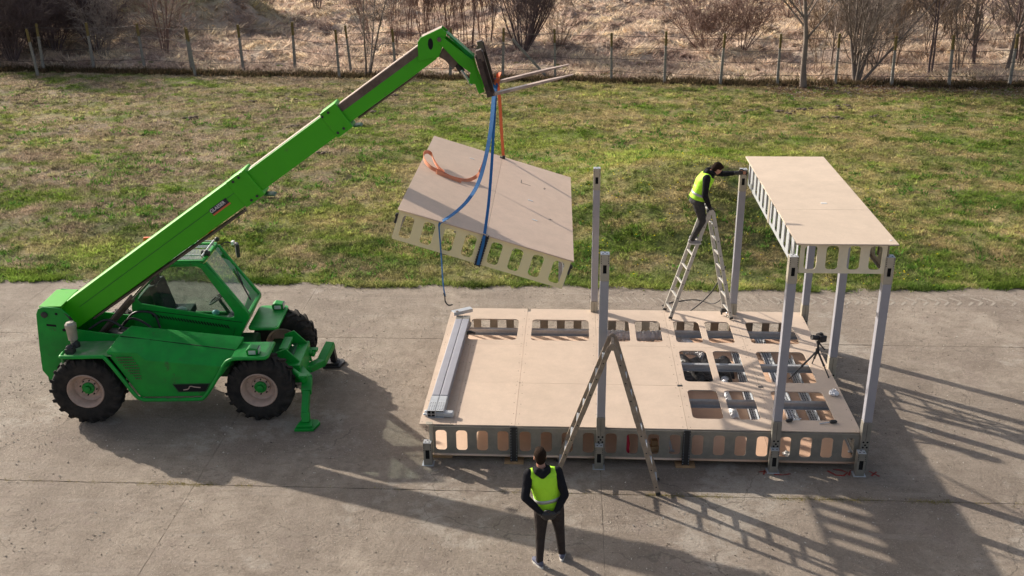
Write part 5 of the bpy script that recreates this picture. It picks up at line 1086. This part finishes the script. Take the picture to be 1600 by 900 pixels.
small('black_sheeting', 'crumpled black plastic sheeting filling the left openings of the middle row', 'plastic sheeting', (4.62, 2.88, .145), 0, sheetf)
def redf(t): b = MB(); b.tube([(0, 0, .03), (.0, .02, .16), (-.02, .03, .30)], [.03, .04, .034], 10); b.box((0, .0, .02), (.07, .06, .04)); b.build('body', 'red', t, smooth=True)
small('red_container', 'bright red slim container standing behind a front girder opening, right of the front ladder post', 'container', (3.12, .16, .145), 0, redf)
def woodf(t): b = MB(); b.box((0, 0, .05), (.16, .10, .10)); b.box((.02, .02, .15), (.10, .08, .09)); b.build('block', 'timber', t, bevel=.004)
small('wood_blocks', 'two small wooden blocks behind the girder opening where the front ladder stands', 'wood blocks', (3.53, .22, .145), 10, woodf)
small('paper_scrap', 'crumpled white paper behind the girder opening right of the second post from the right', 'paper', (5.60, .17, .145), 0, crumple(8, .06, 'white'))
for lab, a, b_ in (('silver strut leaning inside the rightmost front girder opening', (6.62, .30, .16), (6.42, .34, .58)), ('silver strut leaning inside the girder opening left of the right black connector', (3.82, .22, .16), (3.72, .24, .56))):
    t = thing('metal_strut', lab, 'steel profile', a); b = MB(); b.bar((0, 0, 0), Vector(b_)-Vector(a), .04, .03); b.box((0, 0, .0), (.09, .05, .012)); b.build('profile', 'galv', t)
# timber-coloured block standing for a sun patch at the left end, and cables
for lab, x_, y_ in (('block standing for a sun patch under the left front corner of the platform', .14, .18),):
    t = thing('sun_patch_block', lab, 'timber', (x_, y_, 0)); b = MB(); b.box((0, 0, .045), (.42, .14, .09)); b.build('baulk', 'timber', t, bevel=.004)
q = MB(); q.tube(spline([(5.15, 4.6, 1.6), (5.08, 4.72, 1.28), (4.9, 4.95, .82), (4.62, 5.3, .35), (4.40, 5.6, .05), (4.1, 5.75, .015), (3.9, 5.5, .015)], 8), .014, 6)
tag(q.build('black_cable', 'black', smooth='all'), 'thick black cable drooping from the right leg of the rear ladder to the ground', 'cable')
q = MB(); q.tube(spline([(5.14, 4.6, 1.42), (5.3, 5.1, .9), (5.25, 6.3, .1), (4.9, 6.7, .012), (4.4, 6.55, .012), (4.15, 6.35, .012)], 8), .010, 6)
tag(q.build('black_cable', 'black', smooth='all'), 'thinner black cable trailing over the concrete towards the grass behind the rear ladder', 'cable')
# ------------------------------------------------------------------ tripod with camera
t = thing('tripod', 'black tripod standing on the right side of the platform', 'tripod', (6.40, 2.08, DZ))
for f in ((-.49, -.26, 0), (.19, -.20, 0), (.02, .34, 0)):
    b = MB(); f = Vector(f); a = Vector((0, 0, .42)); b.tube([a, a.lerp(f, .55)], .017, 8); b.tube([a.lerp(f, .5), f], .011, 8); b.tube([a.lerp(f, .52), a.lerp(f, .57)], .021, 8); b.build('leg', 'black', t, smooth=True)
b = MB(); b.tube([(0, 0, .36), (0, 0, .56)], .018, 10); b.tube([(0, 0, .38), (0, 0, .45)], .035, 10); b.build('centre_column', 'black', t, smooth=True)
b = MB(); b.box((0, 0, .57), (.06, .06, .05)); b.tube([(.02, -.02, .55), (.10, -.08, .47)], .014, 8); b.build('tripod_head', 'black', t, bevel=.008)
t = thing('camera', 'black camera mounted on the tripod, its lens towards the upper left', 'camera', (6.40, 2.08, DZ+.60), R_(25))
b = MB(); b.box((.03, 0, .06), (.09, .15, .11)); b.box((.03, 0, .125), (.07, .06, .04)); b.box((.05, -.06, .05), (.11, .04, .11)); b.build('camera_body', 'black', t, bevel=.012)
b = MB(); b.tube([(-.02, 0, .06), (-.14, .02, .085)], [.04, .044], 16); ln = b.build('lens_barrel', 'black', t, smooth=True)
b = MB(); b.tube([(-.141, .02, .086), (-.143, .02, .0865)], .030, 16); b.build('lens_glass', 'tarp', ln)

# ------------------------------------------------------------------ people
def blob(b, voxel, smooth=8, rough=0, seed=0):
    """fuse overlapping volumes into one continuous skin"""
    me = b.mesh(); o = bpy.data.objects.new('tmp', me); col.objects.link(o)
    r = o.modifiers.new('r', 'REMESH'); r.mode = 'VOXEL'; r.voxel_size = voxel
    s = o.modifiers.new('s', 'SMOOTH'); s.iterations = smooth; s.factor = .5
    dg = bpy.context.evaluated_depsgraph_get(); dg.update(); m2 = bpy.data.meshes.new_from_object(o.evaluated_get(dg)); bpy.data.objects.remove(o); m2.materials.clear(); return m2
def limb(b, pts, rs, n=14):
    for i in range(len(pts)-1): b.tube([pts[i], pts[i+1]], [rs[i], rs[i+1]], n)
    for p_, r in zip(pts, rs): b.ell(p_, (r, r, r), 8)
def hand(b, wrist, fdir, palm, s=1.0, curl=.5):
    """palm block, four bent fingers and a thumb. fdir: along the fingers, palm: palm normal"""
    wrist = Vector(wrist); f = Vector(fdir).normalized(); p_ = Vector(palm); p_ = (p_-f*p_.dot(f)).normalized(); s_ = f.cross(p_)
    mtx = Matrix((s_, p_, f)).transposed(); b.ell(wrist+f*.045*s, (.043*s, .018*s, .055*s), 8, mtx)
    for k, (off, L) in enumerate(((-.030, .072), (-.010, .082), (.011, .077), (.030, .060))):
        q = wrist+f*.085*s+s_*off*s; d = f.copy(); pts = [q-f*.03*s, q]
        for j, fr in enumerate((.42, .32, .26)):
            d = (d+p_*curl*(.5+.3*j)).normalized(); q = q+d*L*fr*s; pts.append(q)
        limb(b, pts, [.0105*s, .0105*s, .0098*s, .009*s, .0078*s], 8)
    q = wrist+f*.03*s-s_*.038*s; d = (f*.6-s_*.8+p_*.3).normalized(); limb(b, [q+s_*.02*s, q+d*.03*s, q+d*.03*s+(f*.8+p_*.5).normalized()*.045*s], [.014*s, .0125*s, .0095*s], 8)
def head(b, c, fwd, upv, s=1.0):
    c = Vector(c); f = Vector(fwd).normalized(); u_ = Vector(upv); u_ = (u_-f*u_.dot(f)).normalized(); r = f.cross(u_); mtx = Matrix((r, f, u_)).transposed()
    L = lambda x_, y_, z_: c+mtx@Vector((x_, y_, z_))*s
    b.ell(L(0, -.008, .025), (.074*s, .093*s, .085*s), 12, mtx); b.ell(L(0, .022, -.035), (.056*s, .066*s, .075*s), 10, mtx); b.ell(L(0, .050, -.080), (.032*s, .030*s, .026*s), 8, mtx)
    b.ell(L(0, .098, -.022), (.011*s, .018*s, .022*s), 6, mtx); b.ell(L(0, .088, -.060), (.024*s, .010*s, .010*s), 6, mtx)
    for e_ in (-1, 1): b.ell(L(e_*.076, -.012, -.015), (.010*s, .020*s, .034*s), 6, mtx); b.ell(L(e_*.03, .080, .012), (.014*s, .012*s, .008*s), 6, mtx)
    return mtx, L
def loft(b, rings, n=20):
    vs = []
    for (c, rx, ry, ax) in rings:
        c = Vector(c); ax = Vector(ax).normalized(); xx = Vector((1, 0, 0)) if abs(ax.x) < .9 else Vector((0, 1, 0))
        if len(rings[0]) > 4: pass
        yy = ax.cross(xx).normalized(); xx = yy.cross(ax).normalized()
        for j in range(n):
            a = 2*math.pi*j/n; ca_, sa_ = math.cos(a), math.sin(a); e = .85
            vs.append(c+xx*rx*math.copysign(abs(ca_)**e, ca_)+yy*ry*math.copysign(abs(sa_)**e, sa_))
    k = len(rings); fs = [(i*n+j, i*n+(j+1) % n, (i+1)*n+(j+1) % n, (i+1)*n+j) for i in range(k-1) for j in range(n)]+[tuple(range(n-1, -1, -1)), tuple((k-1)*n+j for j in range(n))]
    b.add(vs, fs)
def person(label, loc, rz, J, shoes, trousers, group=None):
    """J: joints in metres, body facing +Y"""
    t = thing('person', label, 'person', loc, R_(rz), group); V = {k: Vector(x_) for k, x_ in J.items() if k not in ('hf', 'hu', 'hl', 'hr')}
    tw = V['chest']-V['pelvis']; twn = tw.normalized()
    # continuous body
    b = MB(); mtx, L = head(b, V['head'], J['hf'], J['hu'])
    limb(b, [V['neck'], V['head']-Vector(J['hu'])*.05], [.058, .054]); limb(b, [V['pelvis'], V['chest'], V['neck']], [.11, .12, .06])
    for s_ in 'LR':
        limb(b, [V['sh'+s_], V['el'+s_], V['wr'+s_]], [.045, .036, .026]); limb(b, [V['chest'], V['sh'+s_]], [.08, .045]); limb(b, [V['pelvis'], V['hip'+s_], V['kn'+s_], V['an'+s_]], [.08, .07, .05, .036])
        hd_, pn = J['h'+s_.lower()]; hand(b, V['wr'+s_]+Vector(hd_).normalized()*.01, hd_, pn, 1.0, .55)
    link(blob(b, .0085, 3), 'body', 'skin', t, smooth='all')
    b = MB(); b.ell(L(0, -.022, .045), (.083, .098, .082), 12, mtx); b.ell(L(0, .035, .088), (.062, .05, .028), 8, mtx); b.ell(L(0, -.055, -.005), (.072, .064, .085), 8, mtx); link(blob(b, .008, 3), 'hair', 'hair', t, smooth='all')
    b = MB()
    for e_ in (-1, 1): b.ell(L(e_*.03, .091, .008), (.009, .005, .005), 6, mtx)
    b.build('eyes', 'hole', t, smooth='all')
    # hoodie
    b = MB(); pel, ch = V['pelvis'], V['chest']; up_ = V['neck']-ch
    loft(b, [(pel-twn*.04, .165, .115, tw), (pel+tw*.3, .150, .110, tw), (pel+tw*.7, .168, .120, tw), (ch, .185, .128, tw), (ch+up_*.55, .175, .105, up_), (ch+up_*.9, .095, .085, up_)])
    for s_ in 'LR':
        sh, el, wr = V['sh'+s_], V['el'+s_], V['wr'+s_]; e2 = el.lerp(wr, .5)
        limb(b, [ch.lerp(sh, .55)+Vector((0, 0, -.01)), sh, sh.lerp(el, .5), el, e2, wr.lerp(el, .04)], [.083, .074, .064, .056, .050, .038])
    hb = V['neck']-Vector(J['hf'])*.055; limb(b, [hb+Vector((.065, -.025, -.01)), hb+Vector((0, -.065, -.035)), hb+Vector((-.065, -.025, -.01))], [.045, .055, .045], 10); limb(b, [hb+Vector((.085, .045, .0)), hb+Vector((.06, -.03, .0)), hb+Vector((0, -.055, -.03)), hb+Vector((-.06, -.03, .0)), hb+Vector((-.085, .045, .0))], [.034, .048, .056, .048, .034], 10)
    limb(b, [V['neck']+Vector((.05, .04, 0)), V['neck']+Vector((0, .07, -.02)), V['neck']+Vector((-.05, .04, 0))], [.034, .036, .034], 10)
    link(blob(b, .0115, 4), 'hoodie', 'hoodie', t, smooth='all')
    b = MB()
    for s_ in 'LR':
        hd_, pn = J['h'+s_.lower()]; hand(b, V['wr'+s_]+Vector(hd_).normalized()*.006, hd_, pn, 1.22, .55); limb(b, [V['wr'+s_]-Vector(hd_).normalized()*.03, V['wr'+s_]+Vector(hd_).normalized()*.03], [.036, .036], 10)
    link(blob(b, .0075, 2), 'gloves', 'black', t, smooth='all')
    # vest: torso only, open at the arms
    b = MB()
    loft(b, [(pel-tw*.06, .196, .148, tw), (pel+tw*.3, .176, .138, tw), (pel+tw*.7, .190, .146, tw), (ch, .206, .152, tw), (ch+up_*.45, .202, .136, up_), (ch+up_*.74, .140, .118, up_)])
    for s_ in 'LR': limb(b, [ch.lerp(V['sh'+s_], .72)+up_*.10, ch.lerp(V['sh'+s_], .66)-up_*.05], [.088, .08], 12)
    link(blob(b, .0115, 3), 'safety_vest', 'vest', t, smooth='all')
    b = MB()
    for fr, a_, c_ in ((.24, .186, .147), (.62, .186, .147)) if group else ((.34, .187, .148),):
        q = pel+tw*fr; loft(b, [(q-twn*.024, a_-.004, c_-.005, tw), (q+twn*.024, a_, c_-.002, tw)], 32)
    b.build('reflective_band', 'reflect', t, smooth='all')
    # trousers
    b = MB(); loft(b, [(pel-twn*.12, .160, .118, tw), (pel-twn*.02, .165, .120, tw), (pel+twn*.06, .150, .108, tw)])
    for s_ in 'LR':
        hp, kn, an = V['hip'+s_], V['kn'+s_], V['an'+s_]; limb(b, [hp+Vector((0, 0, .02)), hp.lerp(kn, .35), hp.lerp(kn, .7), kn, kn.lerp(an, .4), an+(kn-an)*.12, an+(kn-an)*.03], [.106, .097, .079, .068, .060, .050, .052])
    link(blob(b, .0115, 3), 'trousers', trousers, t, smooth='all')
    for s_ in 'LR':
        an = V['an'+s_]; td = Vector(J['toe'+s_])-an; td.z = 0; td.normalize(); a0 = Vector((an.x, an.y, an.z-.085)); sd_ = Vector((-td.y, td.x, 0)); mx_ = Matrix((sd_, td, Vector((0, 0, 1)))).transposed()
        b = MB(); b.ell(a0+td*.045+Vector((0, 0, .045)), (.043, .125, .036), 10, mx_); b.ell(a0-td*.02+Vector((0, 0, .065)), (.040, .055, .045), 8, mx_); b.ell(a0+td*.115+Vector((0, 0, .038)), (.046, .055, .028), 8, mx_); sh_ = link(blob(b, .009, 2), 'shoe', shoes, t, smooth='all')
        b = MB(); poly = [(.043*math.sin(a*.349)*(1.1 if math.cos(a*.349) > 0 else .85), .045+.130*math.cos(a*.349)) for a in range(18)]; b.prism([(a0.x+sd_.x*x_+td.x*y_, a0.y+sd_.y*x_+td.y*y_) for x_, y_ in poly], a0.z, a0.z+.022, 'z'); b.build('sole', 'sole', sh_)
    return t
person('man seen from behind in a neon vest, hands clasped at his back', (1.97, -2.50, 0), 8,
       dict(pelvis=(-.02, 0, .96), chest=(-.075, .01, 1.32), neck=(-.12, .0, 1.53), head=(-.135, .03, 1.68), hf=(-.05, 1, -.02), hu=(0, 0, 1),
            shL=(-.285, -.01, 1.45), elL=(-.345, -.12, 1.17), wrL=(-.13, -.185, .95), shR=(.085, -.01, 1.46), elR=(.175, -.12, 1.18), wrR=(.045, -.20, .965),
            hl=((1, -.15, -.45), (0, 1, .2)), hr=((-1, -.15, -.5), (0, 1, .1)), hipL=(-.115, 0, .90), knL=(-.13, .0, .50), anL=(-.145, -.02, .085), hipR=(.075, 0, .90), knR=(.13, .03, .50), anR=(.175, .12, .085),
            toeL=(-.30, .3, 0), toeR=(.24, .5, 0)), 'shoe', 'trouser')
person('man in a neon vest on a ladder, one arm stretched to a post top', (4.45, 4.40, 2.14), -90,
       dict(pelvis=(.0, .06, .90), chest=(.0, .17, 1.21), neck=(0, .29, 1.37), head=(0, .39, 1.44), hf=(-.35, .75, -.62), hu=(0, .62, .78),
            shR=(.18, .19, 1.31), elR=(.22, .17, 1.00), wrR=(.10, .29, .73), shL=(-.185, .27, 1.35), elL=(-.13, .52, 1.31), wrL=(-.06, .76, 1.35),
            hr=((-.3, .5, -.8), (-1, 0, 0)), hl=((0, 1, .1), (1, 0, -.3)), hipR=(.09, .06, .84), knR=(.10, .17, .47), anR=(.10, .0, .10), hipL=(-.09, .08, .84), knL=(-.09, .20, .47), anL=(-.10, .04, .10),
            toeR=(.10, .2, 0), toeL=(-.1, .4, 0)), 'shoe2', 'jeans', 'x')
for o in list(col.objects):
    if o.get('group') == 'x': del o['group']
